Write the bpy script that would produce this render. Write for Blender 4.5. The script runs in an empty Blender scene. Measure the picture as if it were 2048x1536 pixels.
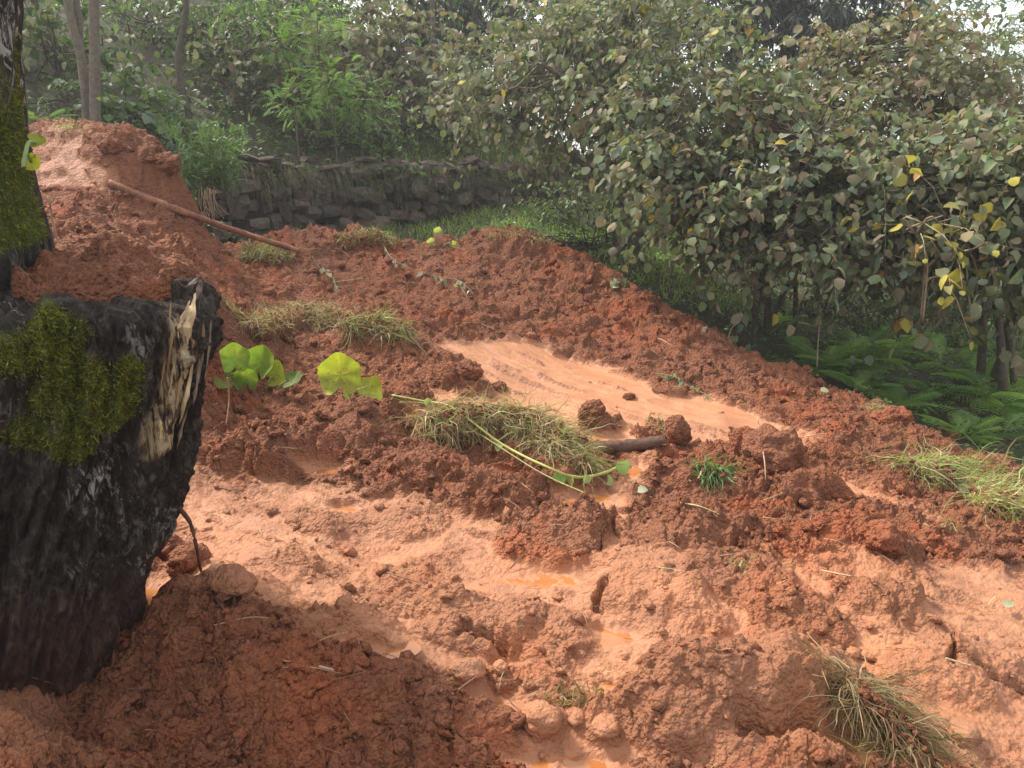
import bpy, math, random
import numpy as np
from mathutils import Vector, Matrix

# ------------------------------------------------------------------ camera, world, sun, exposure
sc = bpy.context.scene
COL = sc.collection
EYE = 1.6
PITCH = math.radians(14.5)
cam_d = bpy.data.cameras.new('camera')
cam_d.lens = 36 * 1600 / 2048
cam_d.sensor_width = 36
cam_d.clip_start = 0.05
cam_d.clip_end = 3000
cam = bpy.data.objects.new('camera', cam_d)
cam.location = (0, 0, EYE)
cam.rotation_euler = (math.radians(90) - PITCH, 0, 0)
COL.objects.link(cam)
sc.camera = cam

SUN_EL = math.radians(48)
SUN_H = np.array([-0.83, 0.56]); SUN_H = SUN_H / np.linalg.norm(SUN_H)
SUN = np.array([SUN_H[0] * math.cos(SUN_EL), SUN_H[1] * math.cos(SUN_EL), math.sin(SUN_EL)])
w = bpy.data.worlds.new('World'); sc.world = w; w.use_nodes = True
nt = w.node_tree; nt.nodes.clear()
sky = nt.nodes.new('ShaderNodeTexSky'); sky.sky_type = 'NISHITA'; sky.sun_disc = False
sky.sun_elevation = SUN_EL; sky.sun_rotation = math.atan2(SUN_H[0], SUN_H[1])
sky.dust_density = 4.0; sky.air_density = 1.0
hz = nt.nodes.new('ShaderNodeMix'); hz.data_type = 'RGBA'; hz.inputs[0].default_value = 0.65
hz.inputs[7].default_value = (6.0, 5.95, 5.9, 1)         # thin bright cloud veil over the whole sky
bg = nt.nodes.new('ShaderNodeBackground'); bg.inputs[1].default_value = 0.14
wo = nt.nodes.new('ShaderNodeOutputWorld')
nt.links.new(sky.outputs[0], hz.inputs[6]); nt.links.new(hz.outputs[2], bg.inputs[0]); nt.links.new(bg.outputs[0], wo.inputs[0])
sun_d = bpy.data.lights.new('sun', 'SUN'); sun_d.energy = 3.2; sun_d.angle = math.radians(9.0); sun_d.color = (1.0, 0.93, 0.83)
sun_o = bpy.data.objects.new('sun', sun_d)
sun_o.rotation_euler = Vector(SUN).to_track_quat('Z', 'Y').to_euler(); sun_o.location = (-8, 6, 12)
COL.objects.link(sun_o)
vs = sc.view_settings
vs.view_transform = 'Standard'; vs.look = 'None'; vs.exposure = 1.08; vs.gamma = 1.0; vs.use_curve_mapping = False
sc.cycles.max_bounces = 6; sc.cycles.transparent_max_bounces = 8

# ------------------------------------------------------------------ noise
def _u(a): return a.astype(np.int64).astype(np.uint32)
def _h(ix, iy, iz, seed):
    with np.errstate(over='ignore'):
        h = ix * np.uint32(374761393) + iy * np.uint32(668265263) + (np.uint32((int(iz) * 2246822519) & 0xffffffff) if np.isscalar(iz) else iz * np.uint32(2246822519)) + np.uint32((seed * 974711 + 77) & 0xffffffff)
        h = (h ^ (h >> np.uint32(13))) * np.uint32(1274126177)
        h = (h ^ (h >> np.uint32(15))) * np.uint32(2246822519)
        h = h ^ (h >> np.uint32(16))
    return (h & np.uint32(0xffffff)) * np.float32(1 / 0xffffff)
ONE = np.uint32(1)
def vn2(x, y, seed=0):
    x = np.asarray(x, float); y = np.asarray(y, float); ix = np.floor(x); iy = np.floor(y); fx = x - ix; fy = y - iy; ix = _u(ix); iy = _u(iy)
    fx = fx * fx * fx * (fx * (fx * 6 - 15) + 10); fy = fy * fy * fy * (fy * (fy * 6 - 15) + 10)
    a = _h(ix, iy, 0, seed); b = _h(ix + ONE, iy, 0, seed); c = _h(ix, iy + ONE, 0, seed); d = _h(ix + ONE, iy + ONE, 0, seed)
    return ((a + (b - a) * fx) * (1 - fy) + (c + (d - c) * fx) * fy) * 2 - 1
def fbm2(x, y, seed=0, o=4, g=.5):
    s = 0; a = 1; n = 0
    for i in range(o):
        s = s + a * vn2(x * 2 ** i + i * 13.7, y * 2 ** i - i * 7.3, seed + i); n += a; a *= g
    return s / n
def vn3(x, y, z, seed=0):
    x = np.asarray(x, float); y = np.asarray(y, float); z = np.asarray(z, float); ix = np.floor(x); iy = np.floor(y); iz = np.floor(z); f = [x - ix, y - iy, z - iz]; ix = _u(ix); iy = _u(iy); iz = _u(iz)
    f = [t * t * (3 - 2 * t) for t in f]
    r = 0
    for a in (0, 1):
        for b in (0, 1):
            for c in (0, 1):
                wgt = (f[0] if a else 1 - f[0]) * (f[1] if b else 1 - f[1]) * (f[2] if c else 1 - f[2])
                r = r + wgt * _h(ix + np.uint32(a), iy + np.uint32(b), iz + np.uint32(c), seed)
    return r * 2 - 1
def fbm3(x, y, z, seed=0, o=4, g=.5):
    s = 0; a = 1; n = 0
    for i in range(o):
        k = 2 ** i
        s = s + a * vn3(x * k + i * 3.1, y * k - i * 5.7, z * k + i * 9.2, seed + i); n += a; a *= g
    return s / n
def worley2(x, y, seed=0):
    x = np.asarray(x, float); y = np.asarray(y, float); ix = np.floor(x); iy = np.floor(y); f1 = np.full(x.shape, 9.0); cid = np.zeros_like(x); iu = _u(ix); iv = _u(iy)
    for a in (-1, 0, 1):
        for b in (-1, 0, 1):
            cu = iu + np.uint32(a & 0xffffffff); cv = iv + np.uint32(b & 0xffffffff)
            h1 = _h(cu, cv, 0, seed)
            d = (ix + a + h1 - x) ** 2 + (iy + b + _h(cu, cv, 1, seed) - y) ** 2
            m = d < f1
            f1 = np.where(m, d, f1); cid = np.where(m, h1, cid)
    return np.sqrt(f1), cid
def sm(a, b, x):
    t = np.clip((x - a) / (b - a), 0, 1); return t * t * (3 - 2 * t)
def nrm(v):
    v = np.asarray(v, float); return v / np.maximum(np.linalg.norm(v, axis=-1, keepdims=True), 1e-9)

# ------------------------------------------------------------------ survey: sight lines from the photographer's spot to points of the place
CP, SP_ = math.cos(PITCH), math.sin(PITCH)
def ray(px, py):
    u = (px - 1024) / 1600; v = (768 - py) / 1600
    return np.array([u, CP + v * SP_, -SP_ + v * CP])
def at(px, py, Y):
    d = ray(px, py); t = Y / d[1]
    return np.array([d[0] * t, Y, EYE + d[2] * t])
class TPS:
    def __init__(s, P, lam):
        P = np.array(P, float); s.X = P[:, :2]; n = len(P)
        K = s.k(s.X, s.X) + lam * np.eye(n); Q = np.c_[np.ones(n), s.X]
        A = np.block([[K, Q], [Q.T, np.zeros((3, 3))]])
        s.w = np.linalg.solve(A, np.r_[P[:, 2], 0, 0, 0])
    def k(s, A, B):
        r2 = ((A[:, None, :] - B[None]) ** 2).sum(-1); return .5 * r2 * np.log(r2 + 1e-12)
    def __call__(s, x, y):
        x = np.asarray(x, float); y = np.asarray(y, float); sh = x.shape; q = np.c_[x.ravel(), y.ravel()]; o = np.empty(len(q)); n = len(s.X)
        for i in range(0, len(q), 60000):
            c = q[i:i + 60000]; o[i:i + 60000] = s.k(c, s.X) @ s.w[:n] + s.w[n] + c @ s.w[n + 1:]
        return o.reshape(sh)
MUD_PTS = [at(*p) for p in [
 (1024,1536,1.92),(600,1536,1.85),(200,1520,1.98),(240,1400,2.15),(-100,1480,1.72),(-300,1400,1.8),(1500,1536,1.9),(2048,1536,1.95),(2400,1536,2.0),
 (600,1350,2.15),(340,1250,2.4),(10,1420,1.85),(1000,1400,2.2),(1400,1400,2.2),(1900,1400,2.25),(2300,1300,2.6),(350,1130,3.0),(700,1200,2.75),
 (1100,1200,2.72),(1600,1200,2.72),(2048,1200,2.8),(400,1000,3.5),(800,1000,3.6),(1200,1000,3.6),(1600,1000,3.7),(2000,1050,3.65),
 (400,900,3.9),(700,880,4.1),(1050,900,4.2),(1400,900,4.3),(1800,920,4.35),(470,780,4.7),(700,770,4.9),(1000,800,5.0),(1300,800,5.1),
 (1600,830,5.0),(1800,850,5.0),(480,640,5.6),(700,650,5.8),(1000,680,6.0),(1250,720,5.9),(1450,720,6.0),(470,540,6.2),(700,560,6.6),
 (1000,560,7.0),(1200,600,6.9),(420,495,6.8),(560,495,7.2),(740,474,7.5),(830,492,7.6),(1000,480,7.8),(1080,482,7.8),(1200,545,7.3),
 (1300,605,6.9),(1450,685,6.4),(1600,755,5.9),(1750,822,5.4),(1880,885,5.0),(2000,945,4.7),(2100,1000,4.5),(2400,1150,4.2),
 (-150,258,7.2),(60,258,7.2),(200,262,7.0),(330,312,6.8),(350,345,6.6),(290,400,6.3),(100,370,6.2),(100,450,5.2),(250,480,5.2),(320,450,6.1),
 (150,570,4.4),(300,570,4.6),(380,560,5.0),(440,600,5.4)]] + [(-1.35,3.0,.1),(-2.2,3.1,.5),(-2.6,2.3,.3),(-3.5,4,1.0),(-5,6,1.6),(-4,2,.4),(-1.30,2.05,-.14),(-1.15,2.2,-.10),(-1.05,1.98,-.06),(-1.4,2.3,-.1)]
mud_tps = TPS(MUD_PTS, 0.004)
EDGE = [at(*p)[:2] for p in [(-150,258,7.3),(60,258,7.3),(200,262,7.1),(325,312,6.9),(345,380,6.6),(400,485,6.85),(560,495,7.3),(740,474,7.6),(830,492,7.7),
 (1000,480,7.9),(1090,482,7.9),(1200,545,7.4),(1300,605,7.0),(1450,685,6.5),(1600,755,6.0),(1750,822,5.5),(1880,885,5.1),(2000,945,4.8),(2100,1000,4.6),(2400,1150,4.3)]]
MUD_POLY = np.array([(-8, 7.2)] + [tuple(e) for e in EDGE] + [(6, 3), (6, .2), (-8, .2)])
def poly_sd(x, y, P):
    """signed distance to polygon P, positive inside"""
    d = np.full(x.shape, 1e9); ins = np.zeros(x.shape, bool)
    for i in range(len(P)):
        ax, ay = P[i]; bx, by = P[(i + 1) % len(P)]
        ex, ey = bx - ax, by - ay; wx, wy = x - ax, y - ay
        t = np.clip((wx * ex + wy * ey) / (ex * ex + ey * ey + 1e-12), 0, 1)
        d = np.minimum(d, (wx - ex * t) ** 2 + (wy - ey * t) ** 2)
        c = ((ay > y) != (by > y)) & (x < ex * (y - ay) / (ey + (1e-12 if ey >= 0 else -1e-12)) + ax)
        ins ^= c
    d = np.sqrt(d); return np.where(ins, d, -d)
def mud_base(x, y):
    x = np.asarray(x, float); y = np.asarray(y, float)
    d = -poly_sd(x, y, MUD_POLY) + .10 * fbm2(x * 2.1, y * 2.1, 5, 3)
    return mud_tps(x, y) - 1.3 * sm(-.05, .75, d) - np.clip(d - .5, 0, 9) * .8
W0 = np.array([-3.95, 8.8]); W1 = np.array([1.35, 13.3]); WD = (W1 - W0) / np.linalg.norm(W1 - W0); WN = np.array([-WD[1], WD[0]])
WLEN = np.linalg.norm(W1 - W0)
low_tps = TPS([(0,2,-.5),(0,5,-.3),(2,3,-.7),(3,4.3,-.85),(-2,5,.1),(-3.5,6.5,.9),(-2.5,3,-.2),(0,8,.4),(1.4,8,.5),(2.13,7,-.02),(2.86,6.5,-.25),(3.7,5.8,-.5),
 (5,7,-.4),(6.6,10,-.2),(4,9,-.05),(2.5,9,.3),(-1,9,.6),(0,10,.84),(.6,11,.97),(1,12,1.07),(1.0,9,.78),(-2.5,8.5,.5),(3,12,.7),(6,14,.2),(10,10,-.9),(10,20,.3),
 (-4,8,1.0),(-6,7,1.5),(-9,8,2.0),(2.2,13.5,1.15),(5,17,.9),(5,3,-1.1),(-4,2,0),(14,4,-2),(-10,0,.5)], .01)
def ground_z(x, y):
    x = np.asarray(x, float); y = np.asarray(y, float)
    far = np.sqrt((x / 13) ** 2 + ((y - 9) / 13) ** 2)
    cx = np.where(far > 1, x / np.maximum(far, 1), x); cy = np.where(far > 1, 9 + (y - 9) / np.maximum(far, 1), y)
    L = low_tps(cx, cy); L = L - .35 * sm(.15, .6, poly_sd(x, y, MUD_POLY))
    s = (x - W0[0]) * WD[0] + (y - W0[1]) * WD[1]; d = (x - W0[0]) * WN[0] + (y - W0[1]) * WN[1]
    k = .50 * (1 - sm(5.0, 11.0, s)) + .05
    U = 1.76 + np.minimum(np.clip(d - .5, 0, 99) * k, 9) + .12 * fbm2(x * .8, y * .8, 21, 3) * sm(.3, 1.5, d)
    st = (1 - sm(WLEN - .3, WLEN + 2.5, s))
    z = L + st * sm(.06, .30, d) * np.maximum(U - L, 0)
    return z + .05 * fbm2(x * 1.7, y * 1.7, 31, 3)
def G(px, py, ymax=14):
    """where the sight line meets the mud or the ground"""
    d = ray(px, py); Y = np.linspace(1.2, ymax, 900); t = Y / d[1]
    X = d[0] * t; Z = EYE + d[2] * t
    top = np.maximum(mud_base(X, Y), ground_z(X, Y))
    i = np.argmax(Z < top) if (Z < top).any() else len(Y) - 1
    return np.array([X[i], Y[i], top[i]])

# ------------------------------------------------------------------ mesh helpers
def mesh_np(name, V, tris=None, quads=None, col=None, attrs=None, smooth=True):
    me = bpy.data.meshes.new(name); V = np.asarray(V, np.float32)
    me.vertices.add(len(V)); me.vertices.foreach_set('co', V.ravel())
    L = []; T = []
    if tris is not None and len(tris): L.append(np.asarray(tris, np.int32).ravel()); T.append(np.full(len(tris), 3, np.int32))
    if quads is not None and len(quads): L.append(np.asarray(quads, np.int32).ravel()); T.append(np.full(len(quads), 4, np.int32))
    L = np.concatenate(L); T = np.concatenate(T)
    me.loops.add(len(L)); me.loops.foreach_set('vertex_index', L)
    me.polygons.add(len(T)); me.polygons.foreach_set('loop_start', np.r_[0, np.cumsum(T)[:-1]].astype(np.int32))
    me.polygons.foreach_set('use_smooth', np.full(len(T), smooth, bool))
    if col is not None:
        c = np.ones((len(V), 4), np.float32); c[:, :3] = col
        me.attributes.new('col', 'FLOAT_COLOR', 'POINT').data.foreach_set('color', c.ravel())
    for k, v in (attrs or {}).items():
        me.attributes.new(k, 'FLOAT', 'POINT').data.foreach_set('value', np.asarray(v, np.float32))
    me.update(calc_edges=True)
    return me
def link(name, me, mat=None, parent=None, label=None, cat=None, group=None, kind=None):
    o = bpy.data.objects.new(name, me); COL.objects.link(o)
    if mat and me is not None and len(me.materials) == 0: me.materials.append(mat)
    if parent is not None: o.parent = parent; o.matrix_parent_inverse = Matrix.Translation(-parent.location)
    tag(o, label, cat, group, kind); return o
def tag(o, label=None, cat=None, group=None, kind=None):
    for k, v in (('label', label), ('category', cat), ('group', group), ('kind', kind)):
        if v: o[k] = v
def thing(name, loc, label, cat, group=None):
    o = bpy.data.objects.new(name, None); o.location = tuple(float(v) for v in loc); o.empty_display_size = .1; COL.objects.link(o)
    tag(o, label, cat, group); return o
class MB:
    def __init__(s): s.V = []; s.T = []; s.Q = []; s.C = []; s.n = 0
    def add(s, V, T=None, Q=None, C=(1, 1, 1)):
        V = np.asarray(V, float).reshape(-1, 3)
        if T is not None and len(T): s.T.append(np.asarray(T) + s.n)
        if Q is not None and len(Q): s.Q.append(np.asarray(Q) + s.n)
        C = np.asarray(C, float); s.C.append(np.broadcast_to(C, (len(V), 3)) if C.ndim == 1 else C)
        s.V.append(V); s.n += len(V)
    def mesh(s, name, smooth=True):
        return mesh_np(name, np.concatenate(s.V), np.concatenate(s.T) if s.T else None, np.concatenate(s.Q) if s.Q else None, np.concatenate(s.C), smooth=smooth)
    def build(s, name, mat, parent=None, smooth=True, **kw):
        return link(name, s.mesh(name, smooth), mat, parent, **kw)
    def tube(s, P, R, k=6, C=(1, 1, 1), rough=0, seed=0):
        P = np.asarray(P, float); n = len(P); R = np.broadcast_to(np.asarray(R, float), (n,))
        T = nrm(np.gradient(P, axis=0)); ref = np.array([0, 0, 1.]) if abs(T[:, 2]).mean() < .8 else np.array([1., 0, 0])
        A = nrm(np.cross(T, ref)); B = np.cross(T, A); th = np.arange(k) * 2 * math.pi / k
        rr = R[:, None] * np.ones(k)
        if rough: rr = rr * (1 + rough * np.random.default_rng(seed).uniform(-1, 1, (n, k)))
        V = P[:, None] + rr[..., None] * (np.cos(th)[None, :, None] * A[:, None] + np.sin(th)[None, :, None] * B[:, None])
        i, j = np.meshgrid(np.arange(n - 1), np.arange(k), indexing='ij'); j2 = (j + 1) % k
        Q = np.stack([i * k + j, i * k + j2, (i + 1) * k + j2, (i + 1) * k + j], -1).reshape(-1, 4)
        V = V.reshape(-1, 3); caps = np.array([P[0], P[-1]]); b = len(V); jj = np.arange(k)
        T1 = np.stack([np.full(k, b), (jj + 1) % k, jj], -1); T2 = np.stack([np.full(k, b + 1), (n - 1) * k + jj, (n - 1) * k + (jj + 1) % k], -1)
        s.add(np.r_[V, caps], np.r_[T1, T2], Q, C)
    def leaves(s, tm, P, D, N, S, C):
        if len(P) == 0: return
        Vt, Tt, Qt = tm; X = nrm(D); Y = nrm(np.cross(N, X)); Z = np.cross(X, Y); S = np.asarray(S).reshape(-1, 1, 1)
        V = P[:, None] + S * (Vt[None, :, 0:1] * X[:, None] + Vt[None, :, 1:2] * Y[:, None] + Vt[None, :, 2:3] * Z[:, None])
        off = np.arange(len(P))[:, None, None] * len(Vt)
        T = (Tt[None] + off).reshape(-1, 3) if len(Tt) else None; Q = (Qt[None] + off).reshape(-1, 4) if len(Qt) else None
        s.add(V.reshape(-1, 3), T, Q, np.repeat(C, len(Vt), axis=0))
def smooth_path(P, n):
    P = np.asarray(P, float); k = len(P); t = np.linspace(0, k - 1, n); i = np.minimum(t.astype(int), k - 2); f = (t - i)[:, None]
    p0 = P[np.maximum(i - 1, 0)]; p1 = P[i]; p2 = P[i + 1]; p3 = P[np.minimum(i + 2, k - 1)]
    return .5 * (2 * p1 + (p2 - p0) * f + (2 * p0 - 5 * p1 + 4 * p2 - p3) * f ** 2 + (3 * p1 - p0 - 3 * p2 + p3) * f ** 3)
E3 = np.zeros((0, 3), int); E4 = np.zeros((0, 4), int)
def lf(mx, sides, fold=.12, droop=.22, wav=0, seed=0):
    """leaf template: midrib stations mx, side stations (x, halfwidth)"""
    r = np.random.default_rng(seed); m = len(mx); V = [(x, 0, -droop * x * x) for x in mx]; ns = len(sides)
    for sg in (1, -1):
        for x, hw in sides: V.append((x + r.uniform(-wav, wav), sg * hw * (1 + r.uniform(-wav, wav) * 2), -droop * x * x + fold * hw + r.uniform(-wav, wav)))
    T = []; Q = []
    for b, sg in ((m, 1), (m + ns, -1)):
        def f(*a):
            a = a if sg < 0 else a[::-1]; (T if len(a) == 3 else Q).append(a)
        f(0, b, 1)
        for i in range(ns - 1): f(b + i, b + i + 1, i + 2, i + 1)
        f(b + ns - 1, m - 1, m - 2) if m - 2 == ns else None
    return np.array(V, float), np.array(T or E3), np.array(Q or E4)
HAZEL = [lf([0, .16, .45, .75, 1.0], [(.04, .24 * w_), (.34, .44 * w_), (.72, .38 * w_)], f_, d_, v_, k) for k, (w_, f_, d_, v_) in enumerate([(1, .2, .25, .06), (.85, .6, .5, .08), (1.08, -.25, .15, .09), (.7, .35, .8, .07), (.95, .9, .35, .1), (1.0, .1, -.15, .08)])]
OVATE = lf([0, .4, 1.0], [(.38, .27)], .3, .25)
LANCE = lf([0, .35, 1.0], [(.33, .12)], .3, .3)
ROUND = lf([0, .15, .45, .75, 1.0], [(.02, .34), (.4, .50), (.75, .36)], .3, .2, .03, 7)

# ------------------------------------------------------------------ materials
def nodes(name):
    m = bpy.data.materials.new(name); m.use_nodes = True; n = m.node_tree; n.nodes.clear()
    out = n.nodes.new('ShaderNodeOutputMaterial'); p = n.nodes.new('ShaderNodeBsdfPrincipled'); n.links.new(p.outputs[0], out.inputs[0])
    return m, n, p, out
def tex(n, scale, detail=6, rough=.6, kind='ShaderNodeTexNoise', co=None, dist=0):
    t = n.nodes.new(kind); t.inputs['Scale'].default_value = scale
    if 'Detail' in t.inputs: t.inputs['Detail'].default_value = detail
    if 'Roughness' in t.inputs: t.inputs['Roughness'].default_value = rough
    if 'Distortion' in t.inputs: t.inputs['Distortion'].default_value = dist
    if co is not None: n.links.new(co, t.inputs['Vector'])
    return t
def ramp(n, src, stops):
    r = n.nodes.new('ShaderNodeValToRGB'); e = r.color_ramp.elements
    while len(e) < len(stops): e.new(.5)
    for el, (p, c) in zip(e, stops): el.position = p; el.color = (*c, 1) if len(c) == 3 else c
    n.links.new(src, r.inputs[0]); return r.outputs[0]
def mix(n, f, a, b, mode='MIX'):
    x = n.nodes.new('ShaderNodeMix'); x.data_type = 'RGBA'; x.blend_type = mode
    for i, v in ((0, f), (6, a), (7, b)):
        if hasattr(v, 'links') or hasattr(v, 'is_linked'): n.links.new(v, x.inputs[i])
        else: x.inputs[i].default_value = v if i == 0 else (*v, 1)
    return x.outputs[2]
def math_(n, op, a, b=0.0):
    x = n.nodes.new('ShaderNodeMath'); x.operation = op
    for i, v in enumerate((a, b)):
        if hasattr(v, 'is_linked'): n.links.new(v, x.inputs[i])
        else: x.inputs[i].default_value = v
    return x.outputs[0]
def attr(n, name):
    a = n.nodes.new('ShaderNodeAttribute'); a.attribute_name = name; return a
def coord(n, which='Object'):
    return n.nodes.new('ShaderNodeTexCoord').outputs[which]
def bump(n, p, h, strength, dist):
    b = n.nodes.new('ShaderNodeBump'); b.inputs['Strength'].default_value = strength; b.inputs['Distance'].default_value = dist
    n.links.new(h, b.inputs['Height']); n.links.new(b.outputs[0], p.inputs['Normal'])
FILM = ((.32, .138, .070), (.52, .246, .126)); CRUMB = ((.125, .049, .028), (.29, .120, .066))
def mud_mat():
    m, n, p, out = nodes('wet_clay'); g = n.nodes.new('ShaderNodeNewGeometry').outputs['Position']
    c = attr(n, 'crumb').outputs['Fac']; rd = attr(n, 'redness').outputs['Fac']
    a = tex(n, 5, 5, .65, co=g).outputs[0]; b = tex(n, 38, 4, .7, co=g).outputs[0]; f = tex(n, 1.3, 3, .6, co=g).outputs[0]
    film = ramp(n, a, [(.25, FILM[0]), (.72, FILM[1])])
    mp = n.nodes.new('ShaderNodeMapping'); mp.vector_type = 'TEXTURE'; mp.inputs['Rotation'].default_value = (0, 0, math.atan2(-.6, .8)); mp.inputs['Scale'].default_value = (.55, .05, .3); n.links.new(g, mp.inputs[0])
    stk = tex(n, 1.0, 4, .6, co=mp.outputs[0], dist=.4).outputs[0]; film = mix(n, .75, film, ramp(n, stk, [(.3, (.80, .80, .80)), (.5, (.98, .98, .98)), (.75, (1.08, 1.08, 1.08))]), 'MULTIPLY')
    film = mix(n, ramp(n, f, [(.45, (0, 0, 0)), (.7, (.55, .55, .55))]), film, (.50, .200, .085))
    cr = ramp(n, b, [(.25, CRUMB[0]), (.75, CRUMB[1])])
    cr = mix(n, ramp(n, f, [(.4, (0, 0, 0)), (.65, (.35, .35, .35))]), cr, (.26, .088, .036))
    cr = mix(n, math_(n, 'MULTIPLY', rd, .55), cr, (.38, .095, .034))
    col = mix(n, math_(n, 'SMOOTHSTEP', c) if False else c, film, cr)
    n.links.new(col, p.inputs['Base Color'])
    rg = mix(n, c, (.50, .50, .50), (.80, .80, .80)); n.links.new(mix(n, b, rg, (.85, .85, .85)) if False else rg, p.inputs['Roughness'])
    n.links.new(mix(n, c, (.36, .36, .36), (.14, .14, .14)), p.inputs['Specular IOR Level'])
    v = tex(n, 48, 1, .6, 'ShaderNodeTexVoronoi', g)
    hgt = math_(n, 'ADD', math_(n, 'ADD', math_(n, 'MULTIPLY', b, math_(n, 'ADD', .4, math_(n, 'MULTIPLY', c, .7))), math_(n, 'MULTIPLY', stk, .5)), math_(n, 'MULTIPLY', math_(n, 'SUBTRACT', 1.0, v.outputs['Distance']), math_(n, 'MULTIPLY', c, 1.1)))
    bump(n, p, hgt, .9, .02); return m
def soil_mat():
    m, n, p, out = nodes('forest_soil'); g = n.nodes.new('ShaderNodeNewGeometry').outputs['Position']
    a = tex(n, 3, 8, .65, co=g).outputs[0]; b = tex(n, 25, 6, .7, co=g).outputs[0]
    s = ramp(n, b, [(.3, (.035, .022, .014)), (.7, (.10, .06, .036))])
    gr = ramp(n, b, [(.3, (.02, .045, .012)), (.7, (.05, .085, .02))])
    n.links.new(mix(n, ramp(n, a, [(.42, (0, 0, 0)), (.6, (.8, .8, .8))]), s, gr), p.inputs['Base Color'])
    p.inputs['Roughness'].default_value = .9; bump(n, p, b, .6, .05); return m
def leaf_mat(name, rough=.5, tr=.3, tgain=(1.25, 1.35, .75), spec=.4, mud=False):
    m, n, p, out = nodes(name); c = attr(n, 'col').outputs['Color']; g = coord(n)
    b = tex(n, 30, 3, .6, co=g).outputs[0]
    c2 = mix(n, 1.0, c, ramp(n, b, [(.3, (.78, .78, .78)), (.7, (1.15, 1.15, 1.15))]), 'MULTIPLY')
    if mud: c2 = mix(n, ramp(n, tex(n, 42, 5, .7, co=g).outputs[0], [(.56, (0, 0, 0)), (.66, (.85, .85, .85))]), mix(n, ramp(n, tex(n, 9, 3, .6, co=g).outputs[0], [(.4, (0, 0, 0)), (.65, (.6, .6, .6))]), c2, (.34, .33, .05)), (.26, .12, .05))
    n.links.new(c2, p.inputs['Base Color']); p.inputs['Roughness'].default_value = rough; p.inputs['Specular IOR Level'].default_value = spec
    t = n.nodes.new('ShaderNodeBsdfTranslucent'); n.links.new(mix(n, 1.0, c2, tgain, 'MULTIPLY'), t.inputs[0])
    s = n.nodes.new('ShaderNodeMixShader'); s.inputs[0].default_value = tr
    n.links.new(p.outputs[0], s.inputs[1]); n.links.new(t.outputs[0], s.inputs[2]); n.links.new(s.outputs[0], out.inputs[0]); return m
def col_mat(name, rough=.8, var=.35, sc_=20, bs=.4, bd=.01, spec=.3, stretch=None):
    m, n, p, out = nodes(name); c = attr(n, 'col').outputs['Color']; g = coord(n)
    if stretch:
        mp = n.nodes.new('ShaderNodeMapping'); mp.inputs['Scale'].default_value = stretch; n.links.new(g, mp.inputs[0]); g = mp.outputs[0]
    b = tex(n, sc_, 6, .65, co=g).outputs[0]
    n.links.new(mix(n, 1.0, c, ramp(n, b, [(.28, (1 - var,) * 3), (.72, (1 + var,) * 3)]), 'MULTIPLY'), p.inputs['Base Color'])
    p.inputs['Roughness'].default_value = rough; p.inputs['Specular IOR Level'].default_value = spec; bump(n, p, b, bs, bd); return m
def water_mat():
    m, n, p, out = nodes('muddy_water'); g = n.nodes.new('ShaderNodeNewGeometry').outputs['Position']; b = tex(n, 4, 4, .5, co=g).outputs[0]
    n.links.new(ramp(n, b, [(.3, (.34, .125, .036)), (.7, (.44, .175, .06))]), p.inputs['Base Color'])
    p.inputs['Roughness'].default_value = .04; p.inputs['Specular IOR Level'].default_value = .6
    bump(n, p, tex(n, 14, 2, .5, co=g).outputs[0], .12, .01); return m
def bark_mat():
    m, n, p, out = nodes('old_bark'); g = coord(n); n_ = n
    mp = n.nodes.new('ShaderNodeMapping'); mp.inputs['Scale'].default_value = (1, 1, .45); n.links.new(g, mp.inputs[0])
    a = tex(n, 34, 6, .75, co=mp.outputs[0], dist=.5).outputs[0]; b = tex(n, 110, 4, .7, co=mp.outputs[0]).outputs[0]; l = tex(n, 24, 6, .75, co=mp.outputs[0], dist=.8).outputs[0]
    base = ramp(n, a, [(.36, (.008, .006, .005)), (.52, (.035, .023, .016)), (.66, (.12, .085, .06)), (.76, (.22, .17, .13))])
    base = mix(n, math_(n, 'MULTIPLY', ramp(n, l, [(.53, (0, 0, 0)), (.60, (1, 1, 1))]), attr(n, 'lichen').outputs['Fac']), base, (.46, .43, .39))
    base = mix(n, attr(n, 'muddy').outputs['Fac'], base, (.15, .055, .03))
    ms = math_(n, 'MULTIPLY', attr(n, 'moss').outputs['Fac'], ramp(n, b, [(.3, (.5, .5, .5)), (.5, (1, 1, 1))]))
    base = mix(n, ms, base, mix(n, a, (.05, .075, .012), (.11, .14, .025)))
    mw = n.nodes.new('ShaderNodeMapping'); mw.inputs['Scale'].default_value = (1, 1, .09); n.links.new(g, mw.inputs[0]); wd = tex(n, 55, 5, .65, co=mw.outputs[0], dist=.3).outputs[0]
    wf = attr(n, 'wood').outputs['Fac']
    base = mix(n, wf, base, ramp(n, wd, [(.38, (.025, .016, .012)), (.46, (.20, .12, .065)), (.53, (.56, .41, .24)), (.68, (.78, .63, .42))]))
    n.links.new(base, p.inputs['Base Color']); p.inputs['Roughness'].default_value = .75; p.inputs['Specular IOR Level'].default_value = .35
    bump(n, p, math_(n, 'ADD', math_(n, 'ADD', a, math_(n, 'MULTIPLY', b, .5)), math_(n, 'MULTIPLY', wf, math_(n, 'MULTIPLY', wd, 1.5))), 1.0, .025); return m
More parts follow.
